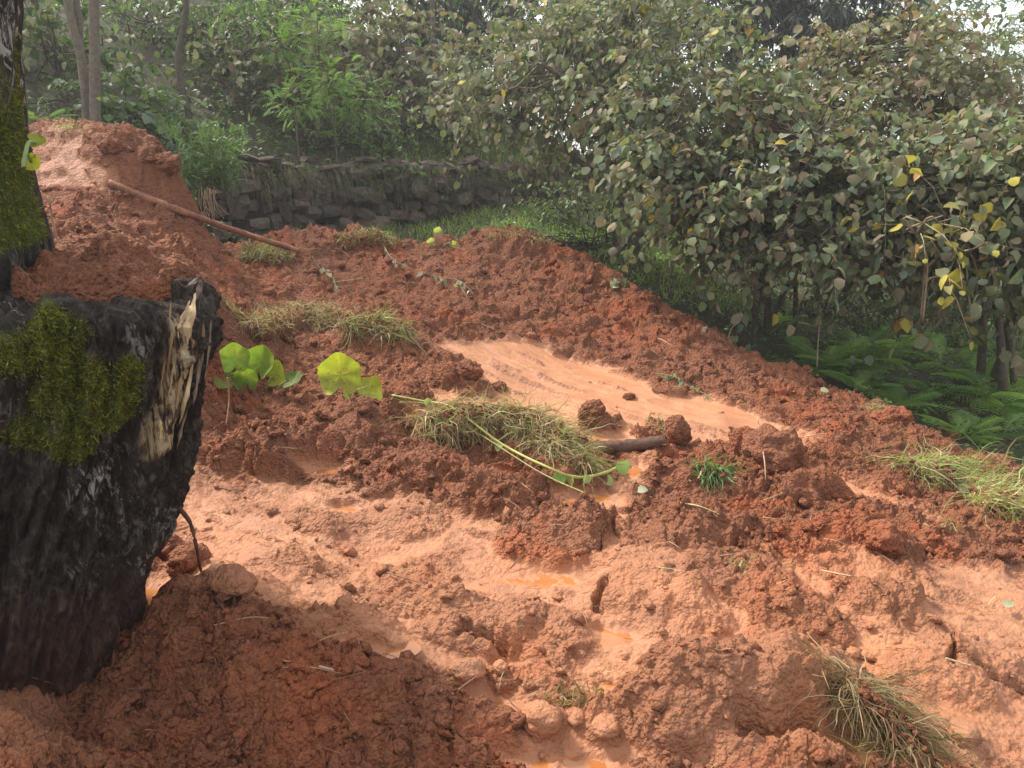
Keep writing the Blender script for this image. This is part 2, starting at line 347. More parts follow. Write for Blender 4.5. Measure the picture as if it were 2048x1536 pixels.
def stone_mat():
    m, n, p, out = nodes('dark_fieldstone'); g = coord(n); r = n.nodes.new('ShaderNodeObjectInfo').outputs['Random']
    a = tex(n, 3, 8, .7, co=g).outputs[0]; w_ = n.nodes.new('ShaderNodeNewGeometry').outputs['Position']; d = tex(n, 2.5, 6, .7, co=w_).outputs[0]
    base = mix(n, r, (.08, .060, .046), (.22, .165, .125)); base = mix(n, 1.0, base, ramp(n, a, [(.3, (.55, .55, .55)), (.7, (1.4, 1.4, 1.4))]), 'MULTIPLY')
    base = mix(n, ramp(n, d, [(.5, (0, 0, 0)), (.66, (.8, .8, .8))]), base, (.075, .038, .022))
    n.links.new(base, p.inputs['Base Color']); p.inputs['Roughness'].default_value = .7; bump(n, p, a, .8, .06); return m
M_MUD = mud_mat(); M_SOIL = soil_mat(); M_WATER = water_mat(); M_BARK = bark_mat(); M_STONE = stone_mat()
M_HAZ = leaf_mat('hazel_leaf', .6, .28, spec=.22); M_LEAF = leaf_mat('green_leaf', .5, .35); M_PUMP = leaf_mat('pumpkin_leaf', .55, .5, (1.2, 1.35, .5), mud=True)
M_GRASS = leaf_mat('grass_blade', .5, .3); M_MOSS = leaf_mat('moss', .9, .25, spec=.1); M_NEEDLE = leaf_mat('dark_needles', .5, .1)
M_TWIG = col_mat('twig_bark', .8, .4, 25, .5, .01); M_WOOD = col_mat('split_wood', .6, .5, 30, .7, .008, stretch=(1, 1, .15)); M_LOG = col_mat('muddy_log', .65, .5, 22, .8, .02)
M_CLOD = col_mat('clay_clod', .6, .45, 30, .7, .02, .4)

# ------------------------------------------------------------------ ground sheet
def spaced(lo, hi, step, far, n):
    a = np.arange(lo, hi + step / 2, step); g = np.geomspace(step, far, n)
    return np.r_[(lo - np.cumsum(g))[::-1], a, hi + np.cumsum(g)]
gx = spaced(-11, 11, .11, 260, 26); gy = spaced(0, 22, .11, 260, 26)
GXX, GYY = np.meshgrid(gx, gy); GZ = ground_z(GXX, GYY)
def grid_quads(r, c):
    i, j = np.meshgrid(np.arange(r - 1), np.arange(c - 1), indexing='ij'); a = (i * c + j).ravel(); return np.stack([a, a + 1, a + c + 1, a + c], -1)
link('ground', mesh_np('ground', np.stack([GXX, GYY, GZ], -1).reshape(-1, 3), quads=grid_quads(len(gy), len(gx))), M_SOIL,
     label='dark soil of the green slope and terrace around the mudslide', cat='ground', kind='structure')

# ------------------------------------------------------------------ mud sheet
NA, NR = 860, 780
RA = np.linspace(-1.0, .92, NA); RY = np.geomspace(1.05, 9.4, NR)
MY, MA = np.meshgrid(RY, RA, indexing='ij'); MX = MA * MY
B0 = mud_base(MX, MY)
def wpoly(pp): return np.array([G(*p)[:2] for p in pp])
SLICK = [([(860,690),(990,676),(1110,684),(1230,738),(1350,788),(1490,818),(1650,885),(1580,912),(1480,905),(1380,895),(1300,900),(1150,885),(1080,850),(960,845),(830,812),(850,775),(985,795),(940,735)], 1.0),
         ([(40,280),(110,266),(170,268),(215,310),(300,365),(270,395),(200,390),(150,385),(60,380)], .6),
         ([(1590,915),(1660,950),(1760,985),(1930,1050),(1900,1070),(1740,1020),(1640,975)], .8),
         ([(360,905),(470,955),(640,960),(860,1010),(1000,1040),(1200,1005),(1290,1060),(1500,1120),(1700,1110),(2100,1170),(2100,1560),(1060,1560),(900,1370),(560,1250),(330,1160),(330,1000)], .78),
         ([(1270,880),(1310,890),(1290,960),(1230,1010),(1180,1010),(1250,930)], .9),
         ([(-100,1340),(90,1370),(190,1500),(150,1600),(-100,1600)], .3)]
crumb = np.ones_like(B0)
wn = .05 * fbm2(MX * 6, MY * 6, 41, 4) + .03 * fbm2(MX * 22, MY * 22, 43, 3)
for pp, s_ in SLICK:
    P = wpoly(pp); d = poly_sd(MX, MY, P) + wn
    crumb = np.minimum(crumb, 1 - s_ * sm(-.04, .07, d))
flow = nrm(np.array([.80, -.60])); al = MX * flow[0] + MY * flow[1]; ac = -MX * flow[1] + MY * flow[0]
patch = fbm2(MX * 1.9, MY * 1.9, 47, 4); patch2 = fbm2(MX * 5.5, MY * 5.5, 49, 4)
plain = sm(.12, .3, crumb) * (1 - sm(.3, .55, crumb))        # the churned wet plain near the camera
crumb = crumb + plain * .6 * sm(.02, .45, patch + .6 * patch2)
crumb = np.clip(crumb, 0, 1)
# dark debris strewn on the slick chute
deb = sm(.18, .5, fbm2(al * 3, ac * 15, 53, 5)); crumb = np.clip(crumb + deb * (1 - crumb) * .38, 0, 1)
H = B0.copy()
H += .055 * fbm2(MX * 2.2, MY * 2.2, 61, 3) * (.35 + .65 * crumb)
w1, _ = worley2(MX / .30 + .5 * patch2, MY / .24 + .4 * patch, 3); H += .075 * (.62 - w1) * np.maximum(crumb, .75 * sm(.1, .2, crumb)) * (.55 + .6 * sm(-.4, .5, patch))
# clods and humps that stand out of the flow (px, py, width m, height m, roughness)
HUMPS = [(560,915,.30,.17,1),(470,925,.2,.10,1),(700,860,.34,.20,1),(620,820,.3,.13,1),(860,950,.26,.18,1),(985,1010,.22,.16,1),(780,800,.3,.1,1),(900,870,.3,.18,1),
 (1060,900,.38,.16,1),(1130,960,.22,.12,1),(1540,930,.20,.24,1),(1500,890,.12,.14,1),(1350,960,.20,.14,1),(1350,880,.10,.16,1),(1450,985,.2,.12,1),(1580,1000,.2,.16,1),(1720,1085,.22,.13,1),
 (1640,1000,.16,.1,1),(1870,900,.22,.12,1),(1800,840,.15,.12,1),(1950,960,.2,.1,1),(1200,855,.16,.12,1),(1290,868,.10,.09,1),(900,762,.20,.10,1),(930,790,.10,.06,1),(1100,1080,.28,.12,.9),(1350,1080,.26,.12,.9),
 (1170,1060,.2,.1,.9),(1310,1170,.34,.10,.45),(400,1150,.16,.10,.4),(345,1110,.1,.08,.5),(470,1180,.2,.09,.3),(660,1060,.2,.08,.6),(800,1050,.24,.08,.5),(950,1260,.26,.12,.6),(1110,1280,.2,.10,.6),(860,1220,.2,.08,.6),
 (690,1270,.22,.08,.4),(1080,1455,.09,.10,.6),(1210,1465,.08,.07,.5),(1010,1360,.07,.05,.8),(1450,1420,.32,.22,.55),(1600,1400,.26,.20,.5),(1340,1440,.24,.14,.7),(1550,1500,.25,.12,.6),(1880,1370,.2,.10,.4),(1960,1340,.16,.09,.4),
 (1480,1180,.26,.1,.8),(1600,1250,.2,.09,.8),(1750,1200,.2,.08,.7),(1350,1250,.22,.08,.4),(430,1330,.24,.10,1),(700,1420,.3,.13,1),(850,1440,.2,.12,1),(500,1440,.3,.12,1),(950,1480,.16,.1,1),(30,1425,.14,.14,.5),
 (740,488,.26,.10,1),(640,500,.3,.08,1),(1010,492,.4,.10,1),(890,492,.2,.06,1),(1150,560,.25,.09,1),(1260,610,.3,.10,1),(1420,690,.3,.08,1),(1590,750,.25,.1,1),(1780,835,.14,.12,1),(540,520,.25,.05,1),
 (300,325,.34,.10,1),(225,295,.26,.09,1),(345,345,.24,.10,1),(150,265,.3,.07,.7),(540,660,.3,.08,1),(740,680,.3,.08,1),(1350,780,.2,.08,1),(1150,700,.24,.06,1),(1900,1090,.2,.08,1),(2000,1080,.25,.1,1)]
hw = .22 * fbm2(MX * 9, MY * 9, 67, 4)
for px, py, wd, ht, rg in HUMPS:
    g = G(px, py); r = np.sqrt(((MX - g[0]) / wd) ** 2 + ((MY - g[1]) / (wd * .8)) ** 2) + hw
    b = np.clip(1 - r ** 2.0, 0, 1)
    H += .62 * ht * b
    k = sm(.0, .35, b); crumb = crumb * (1 - k) + np.where(rg >= crumb, np.maximum(crumb, rg * .95), crumb * .5 + rg * .5) * k
# puddle hollows
PUDDLES = [(1185,1002,.22,.16),(1110,1150,.30,.10),(1225,1275,.13,.08),(350,1165,.20,.16),(965,1400,.12,.09),(750,1318,.13,.07),(640,935,.20,.07),(1010,955,.16,.05),(690,1010,.1,.05),(1440,1030,.16,.06),(1120,1525,.26,.05),(1290,935,.14,.12),(1250,1395,.12,.06)]
pud = []
for px, py, a, b in PUDDLES:
    g = G(px, py); r2 = ((MX - g[0]) / a) ** 2 + ((MY - g[1]) / b) ** 2
    k = np.exp(-r2 * 1.1); kk = sm(.25, .75, k)
    lvl = np.percentile(H[r2 < 1], 22); pud.append((g[0], g[1], lvl, a, b))
    H = H * (1 - kk) + (np.minimum(H, lvl + .06) * .55 + (lvl - .035) * .45) * kk - .012 * k
    crumb = crumb * (1 - .8 * kk)
# cracks
def seg_d(x, y, P):
    d = np.full(x.shape, 9.0)
    for (ax, ay), (bx, by) in zip(P[:-1], P[1:]):
        ex, ey = bx - ax, by - ay; t = np.clip(((x - ax) * ex + (y - ay) * ey) / (ex * ex + ey * ey), 0, 1)
        d = np.minimum(d, np.hypot(x - ax - ex * t, y - ay - ey * t))
    return d
for pp, wd, dp in [([(1228,1052),(1236,1075)], .014, .06), ([(1210,1180),(1198,1205),(1198,1230)], .02, .07), ([(1872,1335),(1930,1360),(1990,1378),(2048,1392)], .018, .10),
                   ([(1905,1330),(1895,1375)], .014, .08), ([(1480,1500),(1540,1505),(1610,1490)], .05, .12), ([(930,1285),(1010,1310)], .03, .10), ([(1640,955),(1700,990),(1760,1010)], .018, .06), ([(1655,945),(1730,985)], .014, .05)]:
    d = seg_d(MX, MY, wpoly(pp)) + .012 * fbm2(MX * 30, MY * 30, 71, 2); H -= dp * (1 - sm(.3 * wd, wd, d))
# crumbly relief
mod = .55 + .75 * sm(-.5, .6, fbm2(MX * 3.3, MY * 3.3, 73, 3))
wx = MX + .02 * vn2(MX * 14, MY * 14, 75); wy = MY + .02 * vn2(MX * 14, MY * 14, 76)
w2, i2 = worley2(wx / .105, wy / .095, 11); w3, i3 = worley2(wx / .047, wy / .043, 13); w4, i4 = worley2(wx / .022, wy / .020, 17); w5, _ = worley2(wx / .012, wy / .011, 19)
cc = crumb ** 1.3
H += cc * mod * (.038 * (.6 - w2) * (.5 + i2) + .040 * (.6 - w3) * (.3 + 1.4 * i3) + .026 * (.6 - w4) * (.4 + 1.2 * i4) + .012 * (.6 - w5) * sm(4.5, 2.5, MY))
H += .03 * cc * fbm2(MX * 11, MY * 11, 79, 4)
H += (1 - cc) * (.010 * fbm2(al * 5, ac * 24, 83, 4) * sm(-.2, .5, patch2 + .3) + .006 * (.6 - w3) * sm(.0, .5, patch) + plain * (.016 * (.6 - w2) + .018 * (.6 - w3) * sm(.0, .5, patch2) +   .004 * (.6 - w4) + .016 * fbm2(MX * 16, MY * 16, 87, 4)))
redness = np.clip(sm(.28, .6, fbm2(MX * 2.6, MY * 2.6, 91, 4)) * .75 + sm(.3, .6, fbm2(MX * 7, MY * 7, 92, 3)) * .35, 0, 1)
for px, py, rr in [(1360,920,.22),(1720,990,.18),(1620,830,.25),(1250,640,.5),(820,640,.18),(470,560,.3),(1150,520,.4),(1500,900,.08),(640,1440,.2),(1880,1110,.1)]:
    g = G(px, py); redness = np.maximum(redness, .85 * np.exp(-((MX - g[0]) ** 2 + (MY - g[1]) ** 2) / rr ** 2) * sm(-.3, .3, patch2 + .1))
lean = .035 * cc
DX = lean * vn2(MX * 9, MY * 9, 95) + .016 * cc * vn2(MX * 24, MY * 24, 96); DY = -np.abs(lean * vn2(MX * 9, MY * 9, 97)) + .016 * cc * vn2(MX * 24, MY * 24, 98)
keep = (H > ground_z(MX, MY) - .12)
def mud_h(x, y):
    """height of the finished mud surface"""
    x = np.asarray(x, float); y = np.asarray(y, float)
    i = np.clip(np.log(np.maximum(y, 1.06) / 1.05) / math.log(9.4 / 1.05) * (NR - 1), 0, NR - 1.001); j = np.clip((x / np.maximum(y, .5) - RA[0]) / (RA[-1] - RA[0]) * (NA - 1), 0, NA - 1.001)
    a = i.astype(int); b = j.astype(int); f = i - a; g = j - b
    return (H[a, b] * (1 - f) + H[a + 1, b] * f) * (1 - g) + (H[a, b + 1] * (1 - f) + H[a + 1, b + 1] * f) * g
def top(x, y):
    return np.maximum(np.where(np.asarray(y) < 9.3, mud_h(x, y), -9), ground_z(x, y))
def S(px, py, up=0.0):
    """where the sight line meets the finished mud or ground"""
    d = ray(px, py); Y = np.linspace(1.2, 15, 1400); t = Y / d[1]; X = d[0] * t; Z = EYE + d[2] * t; tp = top(X, Y)
    i = np.argmax(Z < tp) if (Z < tp).any() else len(Y) - 1
    return np.array([X[i], Y[i], tp[i] + up])
Qm = grid_quads(NR, NA); kf = keep.ravel()[Qm].all(1); Qm = Qm[kf]
used = np.zeros(NR * NA, bool); used[Qm.ravel()] = True; idx = np.cumsum(used) - 1
MV = np.stack([MX + DX, MY + DY, H], -1).reshape(-1, 3)[used]
link('mudflow', mesh_np('mudflow', MV, quads=idx[Qm][:, ::-1] if False else idx[Qm], attrs={'crumb': crumb.ravel()[used], 'redness': redness.ravel()[used]}), M_MUD,
     label='wide red clay mudslide flowing down across the slope', cat='mud', kind='structure')
rs = np.random.default_rng(5)
PNAME = ['orange puddle at the tip of the yellow stem', 'long orange puddle in the middle of the churned plain', 'small orange puddle beside the dark gully', 'orange puddle at the foot of the mossy stump',
 'orange puddle at the edge of the stump shadow', 'pale flat puddle below the churned lumps', 'shallow puddle behind the first churned ridge', 'thin puddle under the big drooping sod', 'tiny orange puddle on the pale plain', 'thin puddle under the small drooping grass tuft',
 'wide thin puddle at the bottom edge', 'puddle below the dark half-buried log', 'little puddle among the round clods']
for (x, y, z, a, b), nm in zip(pud, PNAME):
    th = np.linspace(0, 2 * math.pi, 40, endpoint=False); rr = 1.15 + .18 * np.sin(2 * th + x) + .1 * np.sin(3 * th + y * 5)
    V = np.c_[x + a * rr * np.cos(th), y + b * rr * np.sin(th), np.full(40, z - .018)]; V = np.r_[V, [[x, y, z - .018]]]
    link('puddle_water', mesh_np('puddle_water', V, tris=[(i, (i + 1) % 40, 40) for i in range(40)]), M_WATER, label=nm, cat='puddle', kind='structure')

# ------------------------------------------------------------------ clods
import bmesh
def ico(sub):
    bm = bmesh.new(); bmesh.ops.create_icosphere(bm, subdivisions=sub, radius=1.0)
    V = np.array([v.co[:] for v in bm.verts]); T = np.array([[v.index for v in f.verts] for f in bm.faces]); bm.free(); return V, T
def clod_shape(sub, seed, amp=.35, fr=1.6):
    V, T = ico(sub); N = nrm(V)
    d = amp * fbm3(N[:, 0] * fr + seed * 7, N[:, 1] * fr - seed * 3, N[:, 2] * fr + seed, seed, 2) + amp * .55 * fbm3(N[:, 0] * 4.5 + seed, N[:, 1] * 4.5, N[:, 2] * 4.5, seed + 9, 3)
    return N * (1 + d)[:, None], T
def scatter_crumbs():
    r = np.random.default_rng(11); mb = MB(); shapes = [clod_shape(1, k, .8, 2.2) for k in range(14)]; Cr = []; Rd = []
    n = 52000; i = r.integers(0, NR - 1, n); j = r.integers(30, NA - 30, n); c = crumb[i, j]; ok = (r.random(n) < c ** 2 * .20 + .004) & keep[i, j]
    i, j = i[ok], j[ok]
    for k, (V, T) in enumerate(shapes):
        a, b = i[k::14], j[k::14]; m = len(a); y = MY[a, b]
        s = np.minimum(.010 * np.exp(r.exponential(.42, m)), .036) * (.55 + .13 * np.minimum(y, 6))
        P = np.stack([MX[a, b] + DX[a, b], y + DY[a, b], H[a, b] + s * .05], -1); D = r.normal(0, 1, (m, 3)) * [1, 1, .4]; N = r.normal(0, .5, (m, 3)) + [0, 0, 1]
        mb.leaves((V * [1.15, .9, .62], T, E4), P, D, N, s, np.ones((m, 3)))
        Cr.append(np.repeat(np.maximum(crumb[a, b], .25), len(V))); Rd.append(np.repeat(np.clip(redness[a, b] + .3 * (r.random(m) < .12), 0, 1), len(V)))
    link('mud_crumbs', mesh_np('mud_crumbs', np.concatenate(mb.V), np.concatenate(mb.T), attrs={'crumb': np.concatenate(Cr), 'redness': np.concatenate(Rd)}), M_MUD,
         label='loose crumbs of red clay scattered all over the mudslide', cat='mud crumbs', kind='stuff')
scatter_crumbs()
def clod(px, py, size, label, flat=.75, cr=.9, seed=0, group=None, sink=.25, stretch=1.25):
    g = S(px, py); V, T = clod_shape(5 if size > .07 else 4, seed + 20, .38 if cr > .5 else .2, 1.5); N = nrm(V); V = V * np.array([stretch, 1, flat]) * size
    for q, am in ((.07, .35), (.032, .22), (.015, .12)):
        w_, i_ = worley2((V[:, 0] + .5 * V[:, 2]) / q + 7 + seed, (V[:, 1] + .6 * V[:, 2]) / q, seed); V = V + N * (q * am * cr * (.6 - w_) * (.5 + i_))[:, None]
    o = link('mud_clod', mesh_np('mud_clod', V, T, attrs={'crumb': np.full(len(V), cr), 'redness': np.clip(.5 * fbm3(V[:, 0] * 9 + seed, V[:, 1] * 9, V[:, 2] * 9, seed, 2) + (.5 if seed in (15, 17) else 0), 0, 1)}), M_MUD, label=label, cat='clod', group=group)
    o.location = (g[0], g[1], g[2] + size * flat * (1 - 2 * sink) * .5); o.rotation_euler = (0, 0, seed * 1.3); return o
PALE = .3; DARK = 1.0
clod(1925, 1468, .042, 'smooth pale oval clod lying alone near the bottom edge', .7, .25, 1, stretch=1.35)
clod(1082, 1455, .050, 'rounded pale clod, largest of the little group above the bottom edge', .9, PALE, 2)
clod(1212, 1462, .040, 'low broad pale clod beside the rounded one', .6, PALE, 3)
clod(1150, 1445, .028, 'small pale clod wedged between two rounded clods', .8, PALE, 4)
clod(930, 1352, .048, 'hollow-sided clod at the edge of the small orange puddle', .8, PALE, 5)
clod(1000, 1345, .022, 'small clod right of the hollow-sided clod', .8, PALE, 6)
clod(1352, 872, .075, 'upright pointed clod at the end of the dark log', 1.1, .95, 7, sink=.3, stretch=.9)
clod(1540, 915, .13, 'big rough clod with a pale root hanging over it', .95, .95, 8, sink=.4)
clod(1000, 780, .040, 'small dark clod standing alone on the slick chute', .95, DARK, 9, stretch=1)
clod(1258, 798, .030, 'dark crumb on the lower part of the slick chute', .8, DARK, 10)
clod(1185, 832, .075, 'dark peaked clod behind the half-buried log', .95, DARK, 11, sink=.4)
clod(465, 1172, .065, 'long smooth boulder-like lump near the foot of the stump', .62, .5, 31, sink=.55, stretch=1.5)
clod(375, 1128, .06, 'rough lump just above the long smooth boulder-like lump', .8, .95, 13, sink=.4)
clod(340, 1095, .05, 'lump half hidden by the right edge of the stump', .8, .95, 14, sink=.4)
clod(1765, 1085, .075, 'orange-faced clod on the dark crumbly ridge', .85, .95, 15, sink=.25)
clod(1985, 955, .12, 'large brown clod at the outer edge beside the bright sod', .9, .95, 16, sink=.4)
clod(1785, 838, .085, 'reddish knob on the rim of the slide below the ferns', .85, .95, 17, sink=.4)
clod(1890, 872, .08, 'dark knob on the rim of the slide, lower than the reddish one', .85, .95, 18, sink=.4)
clod(935, 745, .085, 'dark crumbly clod at the upper edge of the slick chute', .75, DARK, 19, sink=.4)
clod(228, 298, .075, 'dark lump on the crest of the upper bank', .8, .95, 20, sink=.4)
clod(335, 330, .09, 'broad lump at the end of the upper bank beside the feathery bush', .8, .95, 21, sink=.4)

# ------------------------------------------------------------------ old mossy tree with its broken stump
tree = thing('old_tree', (-1.62, 2.45, 0), 'old black-barked tree with bright moss and a broken stump holding back the mud', 'tree')
SZ = np.array([-.5, 0, .37, .72, .96, 1.15, 1.27, 1.33]); SCX = np.array([-1.84, -1.77, -1.66, -1.56, -1.49, -1.45, -1.43, -1.43]); SRX = np.array([.40, .37, .395, .47, .495, .51, .50, .45])
def stump_c(z): return np.interp(z, SZ, SCX), np.interp(z, SZ, SRX)
def stump_r(th, z):
    cx, rx = stump_c(z)
    a = np.cos(th); b = np.sin(th)
    rr = rx * (1 + .05 * np.cos(3 * th + z * 2.2) + .04 * np.cos(5 * th - 1 + z))
    X, Y, Z = a * 1.2, b * 1.2, z
    d = .06 * fbm3(X * 3.2, Y * 3.2, Z * 1.8, 3, 3) + .038 * (1 - 2.4 * np.abs(fbm3(X * 9 + .6 * np.sin(Z * 5), Y * 9, Z * 1.3, 5, 3))) + .026 * fbm3(X * 22, Y * 22, Z * 9, 7, 3) + .016 * fbm3(X * 46, Y * 46, Z * 26, 9, 2)
    pw, pi = worley2(th * .47 / .05 + .5 * fbm3(X * 5, Y * 5, Z * 5, 33, 2), Z / .24 + .5 * fbm3(X * 5 + 9, Y * 5, Z * 5, 35, 2), 37)
    return rr + d + .022 * np.round((.55 - pw) * (.4 + 1.2 * pi) * 5) / 5 - .01
def stump_point(th, z):
    cx, _ = stump_c(z); r = stump_r(th, z); return np.stack([cx + r * np.cos(th), 2.45 + .88 * r * np.sin(th), z], -1)
def on_stump(px, py):
    d = ray(px, py); Y = np.linspace(1.6, 2.9, 260); t = Y / d[1]; X = d[0] * t; Z = EYE + d[2] * t; cx, _ = stump_c(Z); th = np.arctan2((Y - 2.45) / .88, X - cx)
    k = np.hypot(X - cx, (Y - 2.45) / .88) < stump_r(th, Z)
    if k.any():
        i = int(np.argmax(k)); return np.array([X[i], Y[i], Z[i]]), nrm(np.array([math.cos(th[i]), math.sin(th[i]), 0]))
    t = 2.4 / d[1]; return np.array([d[0] * t, 2.4, EYE + d[2] * t]), np.array([.5, -.8, 0])
nth, nz = 420, 330
TH, ZZ = np.meshgrid(np.linspace(0, 2 * math.pi, nth, endpoint=False), np.linspace(-.5, 1.31, nz)); topj = .12 * fbm2(TH * 1.7, TH * 0 + 3.3, 8, 4) + .05 * fbm2(TH * 11, TH * 0 + 1.3, 9, 2) - .03 - .09 * np.clip(np.cos(TH), 0, 1) ** 2
SV = stump_point(TH, ZZ); SV[..., 2] += topj * sm(1.0, 1.3, ZZ)
i, j = np.meshgrid(np.arange(nz - 1), np.arange(nth), indexing='ij'); j2 = (j + 1) % nth
SQ = np.stack([i * nth + j, i * nth + j2, (i + 1) * nth + j2, (i + 1) * nth + j], -1).reshape(-1, 4)
SVf = SV.reshape(-1, 3); capc = len(SVf); SVf = np.r_[SVf, [[-1.43, 2.45, 1.28]]]; jj = np.arange(nth)
cap = np.stack([(nz - 1) * nth + jj, (nz - 1) * nth + (jj + 1) % nth, np.full(nth, capc)], -1)
def proj(P):
    P = np.asarray(P); y = P[..., 1] * CP - (P[..., 2] - EYE) * SP_; zz = P[..., 1] * SP_ + (P[..., 2] - EYE) * CP
    return 1024 + 1600 * P[..., 0] / y, 768 - 1600 * zz / y
# moss grows on the upper bulge of the near face, lichen elsewhere
def region(P, c, r):
    return np.exp(-(((P - np.array(c)) / np.array(r)) ** 2).sum(-1))
mossA = np.zeros(len(SVf))
for px, py, rr in [(120,670,.07),(165,740,.08),(185,820,.085),(245,735,.055),(235,800,.06),(110,800,.05),(95,640,.05),(210,600,.035),(60,860,.05),(150,880,.05),(380,600,.02),(30,700,.05)]:
    c_ = on_stump(px, py)[0]; mossA = np.maximum(mossA, 1.3 * np.exp(-((SVf - c_) ** 2).sum(1) / rr ** 2))
mossA = np.clip(mossA + .7 * fbm3(SVf[:, 0] * 9, SVf[:, 1] * 9, SVf[:, 2] * 9, 12, 3) * (mossA > .1), 0, 1); mossA = sm(.25, .95, mossA)
lc_ = on_stump(195, 970)[0]; lich = sm(.0, .45, fbm3(SVf[:, 0] * 3.5, SVf[:, 1] * 3.5, SVf[:, 2] * 2.5, 14, 3)) * .75 + 1.2 * np.exp(-(((SVf - lc_) / [.05, .2, .17]) ** 2).sum(1)) + .12
wl = np.array([on_stump(px, py)[0] for px, py in [(386,585),(376,640),(360,700),(368,760),(352,820),(320,860),(318,885)]]); wdist = np.full(len(SVf), 9.0)
for a_, b_ in zip(wl[:-1], wl[1:]):
    e_ = b_ - a_; t_ = np.clip((SVf - a_) @ e_ / (e_ @ e_), 0, 1); wdist = np.minimum(wdist, np.linalg.norm(SVf - a_ - t_[:, None] * e_, axis=1))
woodm = sm(.062, .03, wdist + .035 * fbm3(SVf[:, 0] * 30, SVf[:, 1] * 30, SVf[:, 2] * 7, 16, 3))
muddy = sm(.55, -.15, SVf[:, 2] + .2 * fbm3(SVf[:, 0] * 5, SVf[:, 1] * 5, SVf[:, 2] * 3, 15, 3)) * .75
mo_ = nrm((SVf - [-1.5, 2.45, 0]) * [1, 1, 0]); mw_, mi_ = worley2(SVf[:, 0] / .045 + SVf[:, 1] / .045, SVf[:, 2] / .04, 39); SVf = SVf + mo_ * (mossA * (.006 + .026 * (.6 - mw_) * (.4 + mi_)))[:, None]
link('stump', mesh_np('stump', SVf, cap, SQ, attrs={'moss': mossA, 'lichen': np.clip(lich, 0, 1), 'muddy': np.clip(muddy, 0, 1), 'wood': woodm}), M_BARK, tree)
# main trunk leaning up out of sight
TZ = np.linspace(-.4, 4.6, 330); nt2 = 200; TH2, TZZ = np.meshgrid(np.linspace(0, 2 * math.pi, nt2, endpoint=False), TZ)
tcx = -1.90 + .07 * np.clip(TZZ - 1.4, -1, 9) + .02 * np.sin(TZZ * 3); tr = .345 - .015 * TZZ + .05 * sm(1.7, 1.25, TZZ)
X, Y = np.cos(TH2), np.sin(TH2)
td = .02 * fbm3(X * 3, Y * 3, TZZ * 2, 23, 3) + .018 * (1 - 2 * np.abs(fbm3(X * 8, Y * 8, TZZ * 2.5, 25, 3))) + .008 * fbm3(X * 24, Y * 24, TZZ * 12, 27, 2)
TV = np.stack([tcx + .085 + (tr + td) * X, 2.46 + (tr + td) * Y, TZZ], -1).reshape(-1, 3)
i, j = np.meshgrid(np.arange(len(TZ) - 1), np.arange(nt2), indexing='ij'); j2 = (j + 1) % nt2
TQ = np.stack([i * nt2 + j, i * nt2 + j2, (i + 1) * nt2 + j2, (i + 1) * nt2 + j], -1).reshape(-1, 4)
tm = sum(np.exp(-((TV[:, 0] + 1.53 - dx) / .11) ** 2 - ((TV[:, 2] - zc) / rz) ** 2) for dx, zc, rz in ((-.06, 1.98, .10), (-.02, 1.82, .10), (-.1, 1.70, .1), (.02, 1.60, .09), (.03, 1.50, .06), (-.02, 1.42, .05))) * (TV[:, 1] < 2.55)
tm = sm(.35, .75, 1.2 * tm + .4 * fbm3(TV[:, 0] * 9, TV[:, 1] * 9, TV[:, 2] * 6, 28, 3))
link('trunk', mesh_np('trunk', TV, None, TQ, attrs={'moss': tm, 'lichen': sm(1.5, 2.0, TV[:, 2]) * .9 + .25, 'muddy': np.zeros(len(TV)), 'wood': sm(.3, .6, sum(region(TV, at(px, py, 2.2), (.022, .3, hh)) for px, py, hh in ((40, 520, .05), (50, 495, .03), (62, 560, .03))))}), M_BARK, tree)
def moss_part(V, mask, n, size, seed, hang=0.0):
    r = np.random.default_rng(seed); k = r.choice(len(V), n, p=mask / mask.sum()); P = V[k] + r.normal(0, .004, (n, 3)); c = np.array([-1.6, 2.5, 0])
    out = nrm((P - c) * [1, 1, 0]); D = out * .6 + r.normal(0, .75, (n, 3)) + np.array([0, 0, .1 - hang]); N = r.normal(0, 1, (n, 3)); t = r.random(n)[:, None]
    C = np.array([.075, .07, .014]) * (1 - t) + np.array([.27, .27, .045]) * t
    mb = MB(); mb.leaves(LANCE, P, D, N, size * r.uniform(.6, 1.5, n), C); return mb
front = (SVf[:, 1] < 2.5)
moss_part(SVf, mossA * front, 16000, .012, 31).build('moss_cushion', M_MOSS, tree, kind='stuff')
moss_part(TV, tm ** 2 * (TV[:, 1] < 2.6), 12000, .014, 33, .5).build('moss_cushion', M_MOSS, tree, kind='stuff')
BLOND = (.50, .36, .21); TAN = (.30, .19, .10); GREYW = (.20, .15, .11)
wood = link('split_wood', None, None, tree); wood.location = (0, 0, 0); wood.matrix_parent_inverse = Matrix.Translation(-tree.location)
